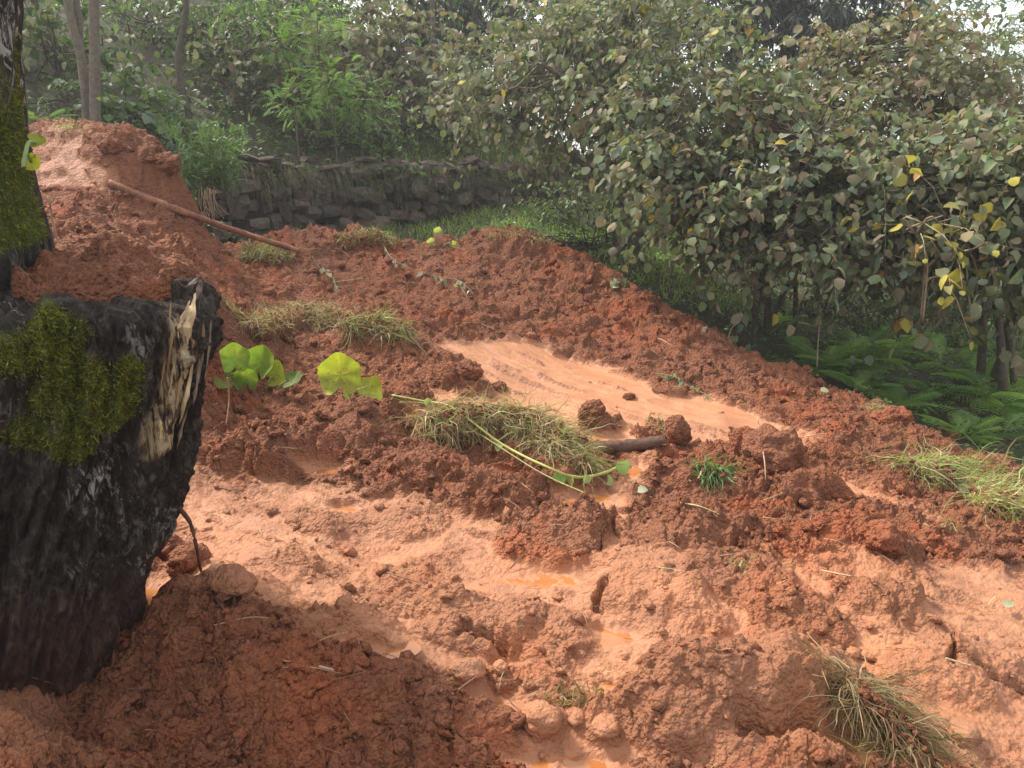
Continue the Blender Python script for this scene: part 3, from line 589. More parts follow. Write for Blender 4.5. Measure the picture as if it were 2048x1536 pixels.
for k, (p, wd, c) in enumerate([([(388,585),(382,630),(372,690)], .016, BLOND), ([(378,600),(362,640),(352,660)], .013, BLOND), ([(372,690),(376,640),(384,600)], .02, BLOND), ([(345,640),(338,700),(330,760)], .009, TAN),
    ([(355,660),(348,720),(336,790)], .011, BLOND), ([(366,700),(358,760),(350,820)], .014, TAN), ([(385,690),(378,750),(366,810),(356,850)], .015, BLOND), ([(398,700),(392,760),(384,810)], .012, GREYW), ([(318,830),(320,860),(318,890)], .014, (.55, .38, .17)),
    ([(332,845),(328,870),(330,885)], .006, TAN), ([(405,640),(402,700),(396,760)], .011, GREYW), ([(340,600),(336,650),(328,690)], .007, TAN), ([(420,640),(415,700),(405,770)], .010, GREYW), ([(350,560),(372,575),(400,556),(396,620)], .010, (.07, .045, .03)), ([(392,548),(396,575),(390,600)], .018, (.12, .075, .05)),
    ([(330,700),(322,760),(316,800)], .006, TAN), ([(372,820),(360,860),(352,900)], .009, GREYW)]):
    P = []
    for px, py in p:
        q, nn = on_stump(px, py); P.append(q + nn * .004)
    mb = MB(); path = smooth_path(P, 12); t = np.linspace(0, 1, 12); R = .5 * wd * np.clip(np.minimum(t * 3 + .05, (1 - t) * 2.5 + .05), 0, 1) * (1 + .3 * np.sin(t * 17 + k)); mb.tube(path, R, 5, c, .45, k)
    mb.build('splinter', M_WOOD, wood, smooth=False)
# mud heap lying on top of the stump
def heap():
    r = np.random.default_rng(3); n = 150; x = np.linspace(-2.3, -.90, n); y = np.linspace(1.95, 3.05, 130); XX, YY = np.meshgrid(x, y); e = np.sqrt(((XX + 1.30) / .28) ** 2 + ((YY - 2.60) / .40) ** 2)
    zt = 1.295 + .07 * (1 - e ** 2) + .05 * fbm2(XX * 5, YY * 5, 3, 3); a, ia = worley2(XX / .10, YY / .10, 4); b, ib = worley2(XX / .045, YY / .045, 6); c, ic = worley2(XX / .022, YY / .022, 9)
    zt = zt + .07 * (.6 - a) * (.5 + ia) + .035 * (.6 - b) * (.5 + ib) + .014 * (.6 - c); zt = np.where(e > .86, zt - (e - .86) * 1.9, zt)
    V = np.stack([XX + .02 * vn2(XX * 20, YY * 20, 5), YY, zt], -1).reshape(-1, 3); Q = grid_quads(130, n); k = ((e < 1.06)).ravel()[Q].all(1)
    me = mesh_np('mud_heap', V, quads=Q[k], attrs={'crumb': np.full(len(V), 1.0), 'redness': sm(.2, .6, fbm2(XX * 5, YY * 5, 8, 3)).ravel() * .5})
    link('mud_heap', me, M_MUD, label='dark crumbly mud piled on top of the broken stump', cat='mud heap')
heap()

# ------------------------------------------------------------------ dry-stone retaining wall
wall = thing('retaining_wall', (*W0, .5), 'dark dry-stone retaining wall below the wooded terrace', 'wall')
def wp(s, d, z): return np.array([W0[0] + WD[0] * s + WN[0] * d, W0[1] + WD[1] * s + WN[1] * d, z])
def wall_top(s): return 1.74 + .04 * np.sin(s * 2.1)
ss = np.linspace(-.8, WLEN + .3, 60); mb = MB(); V = []
for s in ss:
    for d, z in ((.07, -.2), (.12, float(wall_top(s)) - .05), (.42, float(wall_top(s)) - .03), (.5, -.2)): V.append(wp(s, d, z))
mb.add(V, None, np.concatenate([[[a * 4 + b, a * 4 + b + 1, a * 4 + b + 5, a * 4 + b + 4] for b in range(3)] for a in range(59)]), (.03, .02, .014)); mb.build('wall_core', M_LOG, wall)
def stone_meshes():
    out = []
    for k in range(10):
        bm = bmesh.new(); bmesh.ops.create_cube(bm, size=2.0); bmesh.ops.subdivide_edges(bm, edges=bm.edges[:], cuts=1, use_grid_fill=True); r = random.Random(k)
        for v in bm.verts:
            n = v.co.normalized(); v.co = v.co * .5 + n * .58; v.co += Vector((r.uniform(-.22, .22), r.uniform(-.28, .12), r.uniform(-.22, .22)))
        me = bpy.data.meshes.new('stone'); bm.to_mesh(me); bm.free(); me.materials.append(M_STONE); out.append(me)
    return out
stones = stone_meshes(); rw = random.Random(4); ang = math.atan2(WD[1], WD[0]); z = .30; nst = 0
while z < 1.74:
    h = rw.uniform(.11, .20); h = min(h, 1.78 - z + .02); s = -.7 + rw.uniform(0, .2)
    while s < WLEN + .2:
        wd = rw.uniform(.10, .32); hh = h * rw.uniform(.8, 1.25)
        p = wp(s + wd / 2, .07 + .035 * (z - .3) + rw.uniform(-.05, .02), z + h / 2 + rw.uniform(-.09, .09))
        if p[2] > float(low_tps(p[0], p[1])) - .15:
            o = bpy.data.objects.new('stone', rw.choice(stones)); COL.objects.link(o); o.parent = wall; o.matrix_parent_inverse = Matrix.Translation(-wall.location)
            o.location = p; o.scale = (wd * .47, rw.uniform(.08, .18), hh * .47); o.rotation_euler = (rw.uniform(-.15, .15), rw.uniform(-.4, .4), ang + rw.uniform(-.15, .15)); nst += 1
        s += wd * .97
    z += h * .95

# ------------------------------------------------------------------ plant builders
UP = np.array([0, 0, 1.0])
def pick(r, pal, n):
    w_ = np.array([p[1] for p in pal], float); k = r.choice(len(pal), n, p=w_ / w_.sum()); c = np.array([p[0] for p in pal])[k]
    return c * r.uniform(.8, 1.2, (n, 1)) * r.uniform(.94, 1.06, (n, 3)), k
def spray(r, p, d, L, n, ls, droop):
    t = np.linspace(.12, 1, n); tw = np.linspace(0, 1, 5); f = lambda q: p + np.outer(q, d * L) + np.outer(q * q, -UP * droop * L)
    Pt = f(t); tan = nrm(d[None] + np.outer(2 * t, -UP * droop)); sv = nrm(np.cross(tan, UP) + 1e-6); sg = np.where(np.arange(n) % 2, 1., -1.)[:, None]
    D = tan * r.uniform(.2, .8, (n, 1)) + sv * sg * r.uniform(.5, 1, (n, 1)) - UP * r.uniform(.1, .7, (n, 1)) + r.normal(0, .25, (n, 3)); D[-1] = tan[-1] - UP * .3
    N = UP + r.normal(0, .55, (n, 3)) + .12 * nrm(np.array([-p[0], -p[1], .5]))
    return Pt + D * ls * .12, D, N, ls * r.uniform(.4, 1.35, n), f(tw)
def in_view(P, m=0):
    x, y = proj(P); return (x > -m) & (x < 2048 + m) & (y > -m) & (y < 1536 + m) & (P[:, 1] > .5)
def leaf_objects(root, tms, P, D, N, Sz, C, k, pal, mat, name='leaf'):
    cache = {}; X = nrm(D); Y = nrm(np.cross(N, X)); Z = np.cross(X, Y)
    for i in range(len(P)):
        key = (i % len(tms), int(k[i]))
        if key not in cache:
            V, T, Q = tms[key[0]]; cache[key] = mesh_np(name, V, T, Q, col=np.broadcast_to(pal[key[1]][0], (len(V), 3))); cache[key].materials.append(mat)
        o = bpy.data.objects.new(name, cache[key]); COL.objects.link(o); o.parent = root; o.matrix_parent_inverse = Matrix.Translation(-root.location); s = Sz[i]
        o.matrix_basis = Matrix(((X[i, 0] * s, Y[i, 0] * s, Z[i, 0] * s, P[i, 0]), (X[i, 1] * s, Y[i, 1] * s, Z[i, 1] * s, P[i, 1]), (X[i, 2] * s, Y[i, 2] * s, Z[i, 2] * s, P[i, 2]), (0, 0, 0, 1)))
def woody(name, label, cat, base, ells, nspray, ls, tms, pal, mat, seed, nparts=0, nl=(6, 11), L=(.3, .7), droop=.45, stems=5, rstem=.035, bark=(.11, .085, .06), group=None, shell=.45, stem_pts=None, clump=0):
    """tree or shrub: stems rise from the base into the crown's ellipsoids (centre, radii); leafy twigs fill the crown"""
    r = np.random.default_rng(seed); base = np.asarray(base, float); root = thing(name, base, label, cat, group)
    sk = []; ws = np.array([np.prod(e[1]) ** .7 for e in ells]); ws = ws / ws.sum()
    for k in range(stems):
        e = ells[k % len(ells)]; q = np.asarray(e[0]) + r.normal(0, .35, 3) * np.asarray(e[1]); b0 = base + r.normal(0, .12, 3) * [1, 1, 0] * min(1, stems - 1)
        m1 = b0 + (q - b0) * [.25, .25, .45] + r.normal(0, .06, 3) * np.linalg.norm(q - b0) * .5; m2 = b0 + (q - b0) * [.6, .6, .8] + r.normal(0, .05, 3) * np.linalg.norm(q - b0) * .5
        sk.append(smooth_path([b0 - UP * .15, m1, m2, q], 14))
    for sp in (stem_pts or []): sk.append(smooth_path(sp, 14))
    gz = [float(ground_z(*e[0][:2])) for e in ells]; sk_all = np.concatenate(sk); A = [[], [], [], []]; tw = MB(); cl = r.normal(0, 1, (max(clump, 1), 3))
    for k in range(nspray):
        ei = r.choice(len(ells), p=ws); e = ells[ei]; u = nrm(r.normal(0, 1, 3) if not clump else cl[r.integers(clump)] + r.normal(0, .28, 3)); rad = r.random() ** shell; c = np.asarray(e[0]); R_ = np.asarray(e[1]); p = c + u * R_ * rad
        if p[2] < gz[ei] + .05: continue
        d = nrm(u * R_ / R_.max() + r.normal(0, .4, 3) + UP * .15); n = int(r.integers(*nl)); a = spray(r, p, d, r.uniform(*L), n, ls, droop)
        for q in range(4): A[q].append(a[q])
        if base[1] < 15 or k % 4 == 0: tw.tube(a[4][::2], np.linspace(.005, .0018, 3) * max(1, ls / .09), 3, bark)
        if k % (3 if base[1] < 15 else 9) == 0:
            b = sk_all[np.argmin(((sk_all - p) ** 2).sum(1) + (sk_all[:, 2] > p[2]) * .3)]; mid = (b + p) / 2 + r.normal(0, .06, 3); tw.tube(smooth_path([b, mid, p], 6), np.linspace(.012, .005, 6), 4, bark)
    P, D, N, Z = [np.concatenate(a) for a in A]; C, k = pick(r, pal, len(P))
    for j, s in enumerate(sk):
        mb = MB(); rs_ = rstem * r.uniform(.7, 1.15); mb.tube(s, np.linspace(rs_, rs_ * .35, 14), 8, bark, .12, j); mb.build('stem' if stems + len(stem_pts or []) > 1 else 'trunk', M_TWIG, root)
    tw.build('twigs', M_TWIG, root, kind='stuff')
    rest = np.ones(len(P), bool)
    if nparts:
        dist = np.linalg.norm(P - [0, 0, EYE], axis=1) + np.where(in_view(P, -10), 0, 99) + r.uniform(0, .25, len(P)); kk = np.argsort(dist)[:nparts]; kk = kk[dist[kk] < 90]; rest[kk] = False
        leaf_objects(root, tms, P[kk], D[kk], N[kk], Z[kk], C[kk], k[kk], pal, mat)
    mb = MB(); I = np.where(rest)[0]
    for t in range(len(tms)):
        q = I[t::len(tms)]; mb.leaves(tms[t], P[q], D[q], N[q], Z[q], C[q])
    mb.build('foliage', mat, root, kind='stuff'); return root
def ell(px, py, Y, rx, ry, rz): return (at(px, py, Y), (rx, ry, rz))
def gbase(x, y): return np.array([x, y, float(ground_z(x, y))])
# ------------------------------------------------------------------ hazel thicket on the right
OL = ((.20, .21, .115), 4); BR = ((.24, .20, .125), 2.5); GG = ((.15, .195, .095), 3); PAL_ = ((.27, .27, .17), 2); YE = ((.42, .34, .06), .10); OR_ = ((.42, .20, .06), .04); GB = ((.15, .19, .13), 2)
woody('hazel_shrub', 'pale olive hazel with leaning grey stems at the end of the stone wall', 'hazel', gbase(1.35, 8.9), [ell(1130,165,8.9,1.0,.8,.55), ell(1330,170,8.6,1.0,.8,.9), ell(1340,285,8.1,.7,.6,.42), ell(1000,215,9.2,.5,.5,.24), ell(990,150,9.6,.5,.5,.4), ell(1220,70,9.4,.9,.7,.5)],
      860, .078, HAZEL, [OL, BR, PAL_, GG, YE], M_HAZ, 101, 300, stems=4, stem_pts=[[at(1225,520,8.3), at(1280,450,8.0), at(1375,385,7.6)], [at(1235,500,8.5), at(1260,430,8.4), at(1290,330,8.3)]], rstem=.045, bark=(.16, .14, .115), clump=26)
woody('hazel_shrub', 'grey-green hazel drooping over the rim of the slide', 'hazel', gbase(2.6, 7.9), [ell(1500,330,7.2,1.15,.8,.65), ell(1620,410,6.8,.95,.7,.40), ell(1440,400,7.1,.55,.5,.32), ell(1690,500,6.6,.5,.4,.18), ell(1570,460,6.8,.6,.5,.22), ell(1400,220,7.8,.8,.6,.5)],
      980, .078, HAZEL, [GB, OL, BR, GG, YE, OR_], M_HAZ, 103, 300, stems=5, rstem=.04, clump=34)
woody('hazel_shrub', 'brownish hazel rising behind the others below the dark conifer', 'hazel', gbase(3.6, 9.2), [ell(1750,190,8.8,1.1,.9,.75), ell(1860,290,8.4,.8,.7,.6), ell(1640,270,8.6,.8,.6,.45)],
      660, .078, HAZEL, [BR, OL, PAL_, ((.25, .17, .11), 2), YE, OR_], M_HAZ, 105, 300, stems=5, rstem=.04, clump=24)
woody('hazel_shrub', 'green hazel at the right edge above the dark fern hollow', 'hazel', gbase(4.4, 7.2), [ell(1900,390,6.6,.85,.7,.5), ell(2080,380,6.4,.8,.7,.55), ell(1990,480,6.3,.7,.6,.22), ell(1800,380,6.9,.6,.5,.34)],
      800, .080, HAZEL, [GG, OL, GB, BR, YE], M_HAZ, 107, 300, stems=5, rstem=.045, stem_pts=[[at(1790,650,6.9), at(1860,580,6.7), at(1960,520,6.5)]], clump=28)
woody('hazel_branch', 'half-bare twigs with yellow leaves in front of the hazel thicket', 'branch', at(1900,600,5.9), [ell(1840,450,5.85,.26,.2,.15), ell(1920,490,5.85,.22,.2,.10), ell(1880,540,5.9,.2,.2,.08)],
      26, .085, HAZEL, [((.46, .40, .07), 4), ((.30, .28, .09), 3), ((.42, .22, .08), .6), ((.25, .2, .1), 1)], M_HAZ, 109, 90, nl=(2, 5), stems=5, rstem=.010, bark=(.26, .20, .13), droop=.3)
# ------------------------------------------------------------------ trees behind
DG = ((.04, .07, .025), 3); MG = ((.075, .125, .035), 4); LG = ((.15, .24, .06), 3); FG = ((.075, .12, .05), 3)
def conifer(label, base, ells, n, seed, group=None):
    r = np.random.default_rng(seed); base = np.asarray(base, float); root = thing('conifer_tree', base, label, 'conifer', group); mb = MB(); topz = max(e[0][2] + e[1][2] for e in ells); c0 = np.asarray(ells[0][0])
    mb.tube(smooth_path([base - UP * .2, (base + [c0[0], c0[1], topz]) / 2, [c0[0], c0[1], topz]], 12), np.linspace(.16, .03, 12), 9, (.06, .05, .045), .1, seed); mb.build('trunk', M_TWIG, root)
    P = []; br = MB()
    for k in range(n):
        c, R_ = ells[r.integers(len(ells))]; u = nrm(r.normal(0, 1, 3)); p = np.asarray(c) + u * np.asarray(R_) * r.random() ** .4; m = 34; t = r.random(m); d = nrm(u * [1, 1, .1] + r.normal(0, .3, 3)); L = r.uniform(.4, .8)
        P.append(p + np.outer(t, d * L) - np.outer(t * t, UP * L * .5)); br.tube(np.stack([p, p + d * L * .5 - UP * L * .12, p + d * L - UP * L * .5]), (.012, .008, .004), 3, (.05, .04, .035))
    P = np.concatenate(P); n_ = len(P); D = r.normal(0, .45, (n_, 3)) - UP * .9; C, _ = pick(r, [((.022, .032, .022), 3), ((.04, .055, .038), 2), ((.07, .085, .06), .6)], n_); fo = MB(); fo.leaves(LANCE, P, D, r.normal(0, 1, (n_, 3)), r.uniform(.14, .28, n_), C)
    fo.build('needles', M_NEEDLE, root, kind='stuff'); br.build('branches', M_TWIG, root, kind='stuff')
conifer('dark hanging conifer above the middle of the terrace', gbase(-.9, 16.5), [ell(945,20,16,1.0,.9,.8), ell(940,-60,16,1.2,1,1.0), ell(900,60,16,.5,.5,.4)], 150, 201)
conifer('dark conifer rising behind the hazel thicket', gbase(4.6, 13.6), [ell(1570,60,13,.8,.8,.9), ell(1560,-60,13,1.1,1,.9), ell(1650,10,13.4,.9,.8,.5)], 130, 203)
woody('broadleaf_tree', 'hazy round-topped tree against the pale sky', 'tree', gbase(13.5, 25), [ell(1900,90,24,2.2,1.8,1.7), ell(1800,30,24,1.8,1.6,1.6), ell(1960,170,23,1.4,1.4,1.0)], 420, .20, [OVATE], [FG, LG, MG], M_LEAF, 205, stems=3, rstem=.12, L=(.5, 1.0))
woody('broadleaf_tree', 'dim tall tree far behind the pale olive hazel', 'tree', gbase(3.0, 21), [ell(1120,60,21,2.6,1.5,1.5), ell(1330,0,21,2.2,1.5,1.5), ell(1200,-90,21,2.6,1.5,1.2)], 620, .17, [OVATE], [FG, MG, GB], M_LEAF, 215, stems=3, rstem=.12, L=(.5, 1.0))
woody('broadleaf_tree', 'dim tall tree far behind the dark conifer', 'tree', gbase(8.5, 20), [ell(1560,90,20,2.2,1.5,1.6), ell(1700,40,20,1.8,1.4,1.3), ell(1480,-60,20,2.0,1.4,1.2)], 560, .17, [OVATE], [FG, MG, GB], M_LEAF, 217, stems=3, rstem=.12, L=(.5, 1.0))
woody('broadleaf_tree', 'dim tree crowning the wooded slope above the saplings', 'tree', gbase(-4.2, 17.5), [ell(760,0,17,2.0,1.3,1.2), ell(620,-40,17,1.8,1.3,1.2), ell(860,-70,17,1.6,1.2,1.0)], 480, .15, [OVATE], [FG, MG, LG], M_LEAF, 219, stems=3, rstem=.10, L=(.4, .9))
woody('broadleaf_tree', 'loose-leaved tree at the right edge under the sky', 'tree', gbase(10.2, 14), [ell(2060,110,14.2,.5,.8,.7), ell(2110,20,14,.8,.7,.7), ell(2060,230,14,.9,.7,.6)], 130, .13, [OVATE], [LG, FG], M_LEAF, 207, stems=3, rstem=.06)
woody('broadleaf_tree', 'pale green tree mass behind the right-hand hazels', 'tree', gbase(8.2, 13), [ell(1990,300,12.6,1.2,.9,.9), ell(2080,400,12,1.2,.9,.9), ell(1900,250,13.2,1.0,.8,.7)], 420, .11, [OVATE], [FG, LG, GB], M_LEAF, 209, stems=3, rstem=.07)
woody('broadleaf_tree', 'grey-leaved tree between the pale hazel and the dark conifer', 'tree', gbase(2.4, 14.5), [ell(1340,60,13.5,1.2,1,.7), ell(1230,10,13.8,1.0,.8,.6), ell(1130,-30,14,1.0,.8,.6), ell(1200,140,13,1.0,.9,.8), ell(1430,10,13.5,1.0,.8,.6), ell(1100,60,14.2,.8,.8,.7)], 620, .12, [OVATE], [GB, FG, OL], M_LEAF, 211, stems=3, rstem=.08)
woody('hazel_shrub', 'brown-leaved hazel on the terrace in front of the dark conifer', 'hazel', gbase(-2.0, 13.4), [ell(790,110,13,.95,.7,.7), ell(860,200,12.8,.7,.6,.5), ell(700,90,13.2,.7,.6,.6)], 300, .11, HAZEL, [((.22, .17, .105), 3), OL, PAL_], M_HAZ, 213, 120, stems=5, rstem=.05, bark=(.13, .11, .09))
# slender forest trees on the left
def stemtree(label, stems, crown, nspray, seed, r0, bark, ls=.11, group=None):
    r = np.random.default_rng(seed); b = np.asarray(stems[0][0], float); root = thing('forest_tree', b, label, 'tree', group)
    for k, s in enumerate(stems):
        mb = MB(); mb.tube(smooth_path(s, 22), np.linspace(r0, r0 * .6, 22) * (1 if k == 0 else r.uniform(.7, 1)), 10, bark, .08, seed + k); mb.build('trunk', M_TWIG, root)
    A = [[], [], [], []]; tw = MB()
    for k in range(nspray):
        c, R_ = crown[r.integers(len(crown))]; u = nrm(r.normal(0, 1, 3)); p = np.asarray(c) + u * np.asarray(R_) * r.random() ** .45; a = spray(r, p, nrm(u + r.normal(0, .4, 3)), r.uniform(.3, .7), 8, ls, .4)
        for q in range(4): A[q].append(a[q])
        tw.tube(a[4], np.linspace(.007, .002, 5), 3, bark)
    P, D, N, Z = [np.concatenate(a) for a in A]; C, _ = pick(r, [MG, DG, LG], len(P)); mb = MB(); mb.leaves(OVATE, P, D, N, Z, C); mb.build('crown', M_LEAF, root, kind='stuff'); tw.build('twigs', M_TWIG, root, kind='stuff')
BG_ = (.17, .145, .11)
def TT(px0, py0, px1, py1, Y, bend=0):
    a = at(px0, py0, Y); b = at(px1, py1, Y - .2); g = float(ground_z(a[0], a[1])); a0 = a.copy(); a0[2] = min(a[2], g) - .1; d = b - a
    return [a0, a, (a + b) / 2 + np.array([bend, 0, 0]), b, b + d * .9 + np.array([bend, 0, 0]), b + d * 2.0]
stemtree('three pale slender trunks growing together above the upper bank', [TT(192,258,188,0,8.9), TT(175,255,135,0,9.0,.05), TT(183,256,155,20,9.1,-.03)], [((-5.6, 9.6, 5.2), (1.3, 1.2, .9)), ((-4.9, 10.2, 6.2), (1.4, 1.2, 1.0))], 150, 221, .062, BG_)
stemtree('single thin crooked trunk behind the feathery bush', [TT(380,240,372,0,10.4,-.12)], [((-4.4, 11.5, 4.9), (1.4, 1.0, .9)), ((-3.8, 11, 6.2), (1.5, 1.2, .9))], 150, 223, .045, (.10, .085, .065))
stemtree('thin grey trunk beside the brown-leaved hazel', [TT(882,240,868,90,14.2,.05)], [((-1.4, 14.4, 4.6), (.9, .8, .5))], 40, 225, .06, (.13, .115, .10))
stemtree('pair of dark thin trunks under the dark conifer', [TT(912,235,905,90,14.6), TT(938,230,945,80,14.8,.04)], [((-.9, 15.2, 5.2), (.9, .8, .5))], 40, 227, .06, (.06, .05, .045))
stemtree('short dark trunk standing in the bright grass beyond the wall', [TT(1035,310,1030,200,13.8)], [((.3, 13.6, 3.2), (.8, .6, .5))], 50, 229, .07, (.06, .052, .045))
stemtree('leaning dark sapling at the far upper edge of the bank', [TT(120,170,70,0,10.5,.05)], [((-7, 10.6, 5.0), (1.0, .9, .6))], 60, 231, .03, (.09, .075, .06))
# wooded slope: individual shrubs
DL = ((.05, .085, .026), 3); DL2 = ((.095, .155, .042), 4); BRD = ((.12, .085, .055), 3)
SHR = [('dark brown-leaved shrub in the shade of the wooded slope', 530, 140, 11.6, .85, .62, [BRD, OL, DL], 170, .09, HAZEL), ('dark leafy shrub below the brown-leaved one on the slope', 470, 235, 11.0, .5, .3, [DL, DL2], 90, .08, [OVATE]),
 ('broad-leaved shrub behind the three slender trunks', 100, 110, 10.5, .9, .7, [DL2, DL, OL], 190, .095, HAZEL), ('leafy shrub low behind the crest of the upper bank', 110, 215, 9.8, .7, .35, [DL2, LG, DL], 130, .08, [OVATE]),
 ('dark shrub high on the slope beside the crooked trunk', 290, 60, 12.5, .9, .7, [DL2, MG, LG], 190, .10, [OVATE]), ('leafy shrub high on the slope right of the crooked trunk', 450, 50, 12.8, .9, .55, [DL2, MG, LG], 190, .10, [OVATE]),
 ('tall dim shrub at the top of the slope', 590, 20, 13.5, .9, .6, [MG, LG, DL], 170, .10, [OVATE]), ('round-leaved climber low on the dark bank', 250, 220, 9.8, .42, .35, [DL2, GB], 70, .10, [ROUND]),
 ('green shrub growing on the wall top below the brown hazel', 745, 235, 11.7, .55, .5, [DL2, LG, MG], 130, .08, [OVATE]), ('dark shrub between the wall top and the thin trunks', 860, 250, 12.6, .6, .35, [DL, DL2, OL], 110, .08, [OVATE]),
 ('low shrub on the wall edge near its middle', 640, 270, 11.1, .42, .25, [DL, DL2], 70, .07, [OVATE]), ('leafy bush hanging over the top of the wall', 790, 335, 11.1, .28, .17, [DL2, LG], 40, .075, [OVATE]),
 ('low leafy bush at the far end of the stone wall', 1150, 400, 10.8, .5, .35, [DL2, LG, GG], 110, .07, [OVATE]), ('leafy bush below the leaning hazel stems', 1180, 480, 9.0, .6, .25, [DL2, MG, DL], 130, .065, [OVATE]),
 ('added dark shrub blocking light in the hollow behind the hazel stems', 1640, 600, 8.9, .8, .35, [DL, DG, DL2], 150, .07, [OVATE]), ('added light-blocking dark shrub behind the half-bare yellow twigs', 1820, 590, 8.8, .8, .35, [DL, DG, DL2], 150, .07, [OVATE]), ('added light-blocking dark shrub at the right edge beneath the green hazel', 2000, 600, 8.6, .8, .38, [DL, DL2, MG], 150, .07, [OVATE]), ('added light-blocking dark shrub below the grey-green hazel near the ridge', 1440, 540, 9.2, .7, .4, [DL, DG, DL2], 130, .07, [OVATE]),  # dark shrubs added to block bright horizon light under the hazels
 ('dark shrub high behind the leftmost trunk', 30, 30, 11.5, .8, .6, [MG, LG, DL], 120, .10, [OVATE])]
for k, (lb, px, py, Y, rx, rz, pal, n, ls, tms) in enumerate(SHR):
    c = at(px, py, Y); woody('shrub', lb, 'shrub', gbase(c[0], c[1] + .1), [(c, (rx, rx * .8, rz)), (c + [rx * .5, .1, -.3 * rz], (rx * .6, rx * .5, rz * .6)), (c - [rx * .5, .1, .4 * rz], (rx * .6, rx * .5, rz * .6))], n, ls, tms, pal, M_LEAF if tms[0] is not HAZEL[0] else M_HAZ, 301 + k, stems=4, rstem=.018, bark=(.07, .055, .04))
# pinnate fronds (saplings, ferns)
def pinnate(np_, w_, curve=.5, serr=False, ang=.25):
    V = []; T = []; Q = []
    t = np.linspace(0, 1, 8); z = lambda x: -curve * x * x
    for x in t: V += [(x, .006, z(x)), (x, -.006, z(x))]
    Q += [(2 * i, 2 * i + 2, 2 * i + 3, 2 * i + 1) for i in range(7)]
    for i in range(np_):
        x = .14 + .84 * i / (np_ - 1); L = w_ * (math.sin(math.pi * min(1, .18 + .82 * (1 - (x - .14) / .86) ** .8)) ** .8 + .06); hw = .42 * .84 / np_
        for sg in (1, -1):
            b = len(V); e = np.array([ang, sg * 1.0]); e = e / np.linalg.norm(e); q = np.array([sg * -e[1] * sg, e[0]]) ; q = np.array([1, 0])
            if serr:
                for j in range(5):
                    s_ = j / 4; wv = hw * (1.15 - s_) * (1 if j % 2 else .55); cx, cy = x + e[0] * L * s_, e[1] * L * s_; zz = z(x) - .18 * L * s_ * s_ * 2
                    V += [(cx + wv, cy, zz + .01), (cx - wv, cy, zz)]
                for j in range(4):
                    f = (b + 2 * j, b + 2 * j + 2, b + 2 * j + 3, b + 2 * j + 1); Q.append(f if sg > 0 else f[::-1])
            else:
                V += [(x, 0, z(x)), (x + e[0] * L * .5 + hw, e[1] * L * .5, z(x) + .02), (x + e[0] * L, e[1] * L, z(x) - .1 * L), (x + e[0] * L * .5 - hw, e[1] * L * .5, z(x) + .01)]
                f = (b, b + 1, b + 2, b + 3); Q.append(f if sg > 0 else f[::-1])
    return np.array(V), E3, np.array(Q)
FERN = pinnate(17, .26, .45, True); ROB = pinnate(8, .20, .35); FEATH = pinnate(9, .16, .3)
BRT = ((.17, .32, .06), 3); BRT2 = ((.25, .42, .09), 3)
for k, (lb, px, py, Y, rx, rz, n, ls) in enumerate([('bright pinnate sapling highest on the slope', 635, 55, 12.2, .42, .30, 60, .30), ('bright round pinnate sapling beside the brown hazel', 665, 160, 11.6, .38, .30, 60, .28), ('small bright pinnate sapling below the shaded shrub', 590, 205, 11.2, .34, .25, 40, .26),
    ('fern-like bright sapling among the dim shrubs', 560, 90, 12.0, .26, .22, 26, .30), ('bright sapling between the brown hazel and the wall', 720, 205, 11.9, .4, .3, 46, .26), ('yellow-green sapling at the top of the slope', 500, 20, 13, .5, .3, 50, .30)]):
    Y -= .9; n = int(n * 2.4); c = at(px, py, Y); r = np.random.default_rng(400 + k); root = thing('sapling', gbase(c[0], c[1]), lb, 'sapling'); u = nrm(r.normal(0, 1, (n, 3))); P = c + u * [rx, rx * .8, rz] * r.random((n, 1)) ** .5
    D = u * [1, 1, .4] + r.normal(0, .4, (n, 3)); C, _ = pick(r, [BRT, BRT2, LG], n); mb = MB(); mb.leaves(ROB, P, D, UP + r.normal(0, .35, (n, 3)), ls * .68 * r.uniform(.6, 1.2, n), C); mb.build('fronds', M_LEAF, root, kind='stuff')
    mb = MB(); mb.tube(smooth_path([gbase(c[0], c[1]) - UP * .1, c - UP * rz * .5, c + UP * rz * .4], 8), np.linspace(.014, .004, 8), 5, (.10, .09, .05)); mb.build('stem', M_TWIG, root)
# feathery bush before the wall
def feathery():
    r = np.random.default_rng(450); root = thing('feathery_bush', at(425, 385, 8.2), 'tall feathery green bush at the near end of the stone wall', 'bush'); P = []; D = []; st = MB()
    for k in range(70):
        b = at(r.normal(425, 28), 380, 8.2 + r.uniform(-.15, .2)); tip = at(r.normal(418 + (b[0] + 3.05) * 60, 42), r.uniform(235, 345), b[1] + r.normal(0, .12)); path = smooth_path([b, (b + tip) / 2 + r.normal(0, .03, 3), tip], 12); st.tube(path, np.linspace(.005, .0015, 12), 3, (.10, .13, .05))
        q = path[3:]; q = np.repeat(q, 3, 0); P.append(q + r.normal(0, .01, q.shape)); D.append(nrm(tip - b) * .5 + r.normal(0, .6, q.shape))
    P = np.concatenate(P); D = np.concatenate(D); n = len(P); C, _ = pick(r, [((.13, .22, .07), 3), ((.09, .16, .05), 3), ((.18, .28, .09), 2)], n); mb = MB(); mb.leaves(LANCE, P, D, r.normal(0, .7, (n, 3)) + UP, r.uniform(.05, .12, n), C); mb.build('foliage', M_LEAF, root, kind='stuff'); st.build('stems', M_TWIG, root, kind='stuff')
feathery()
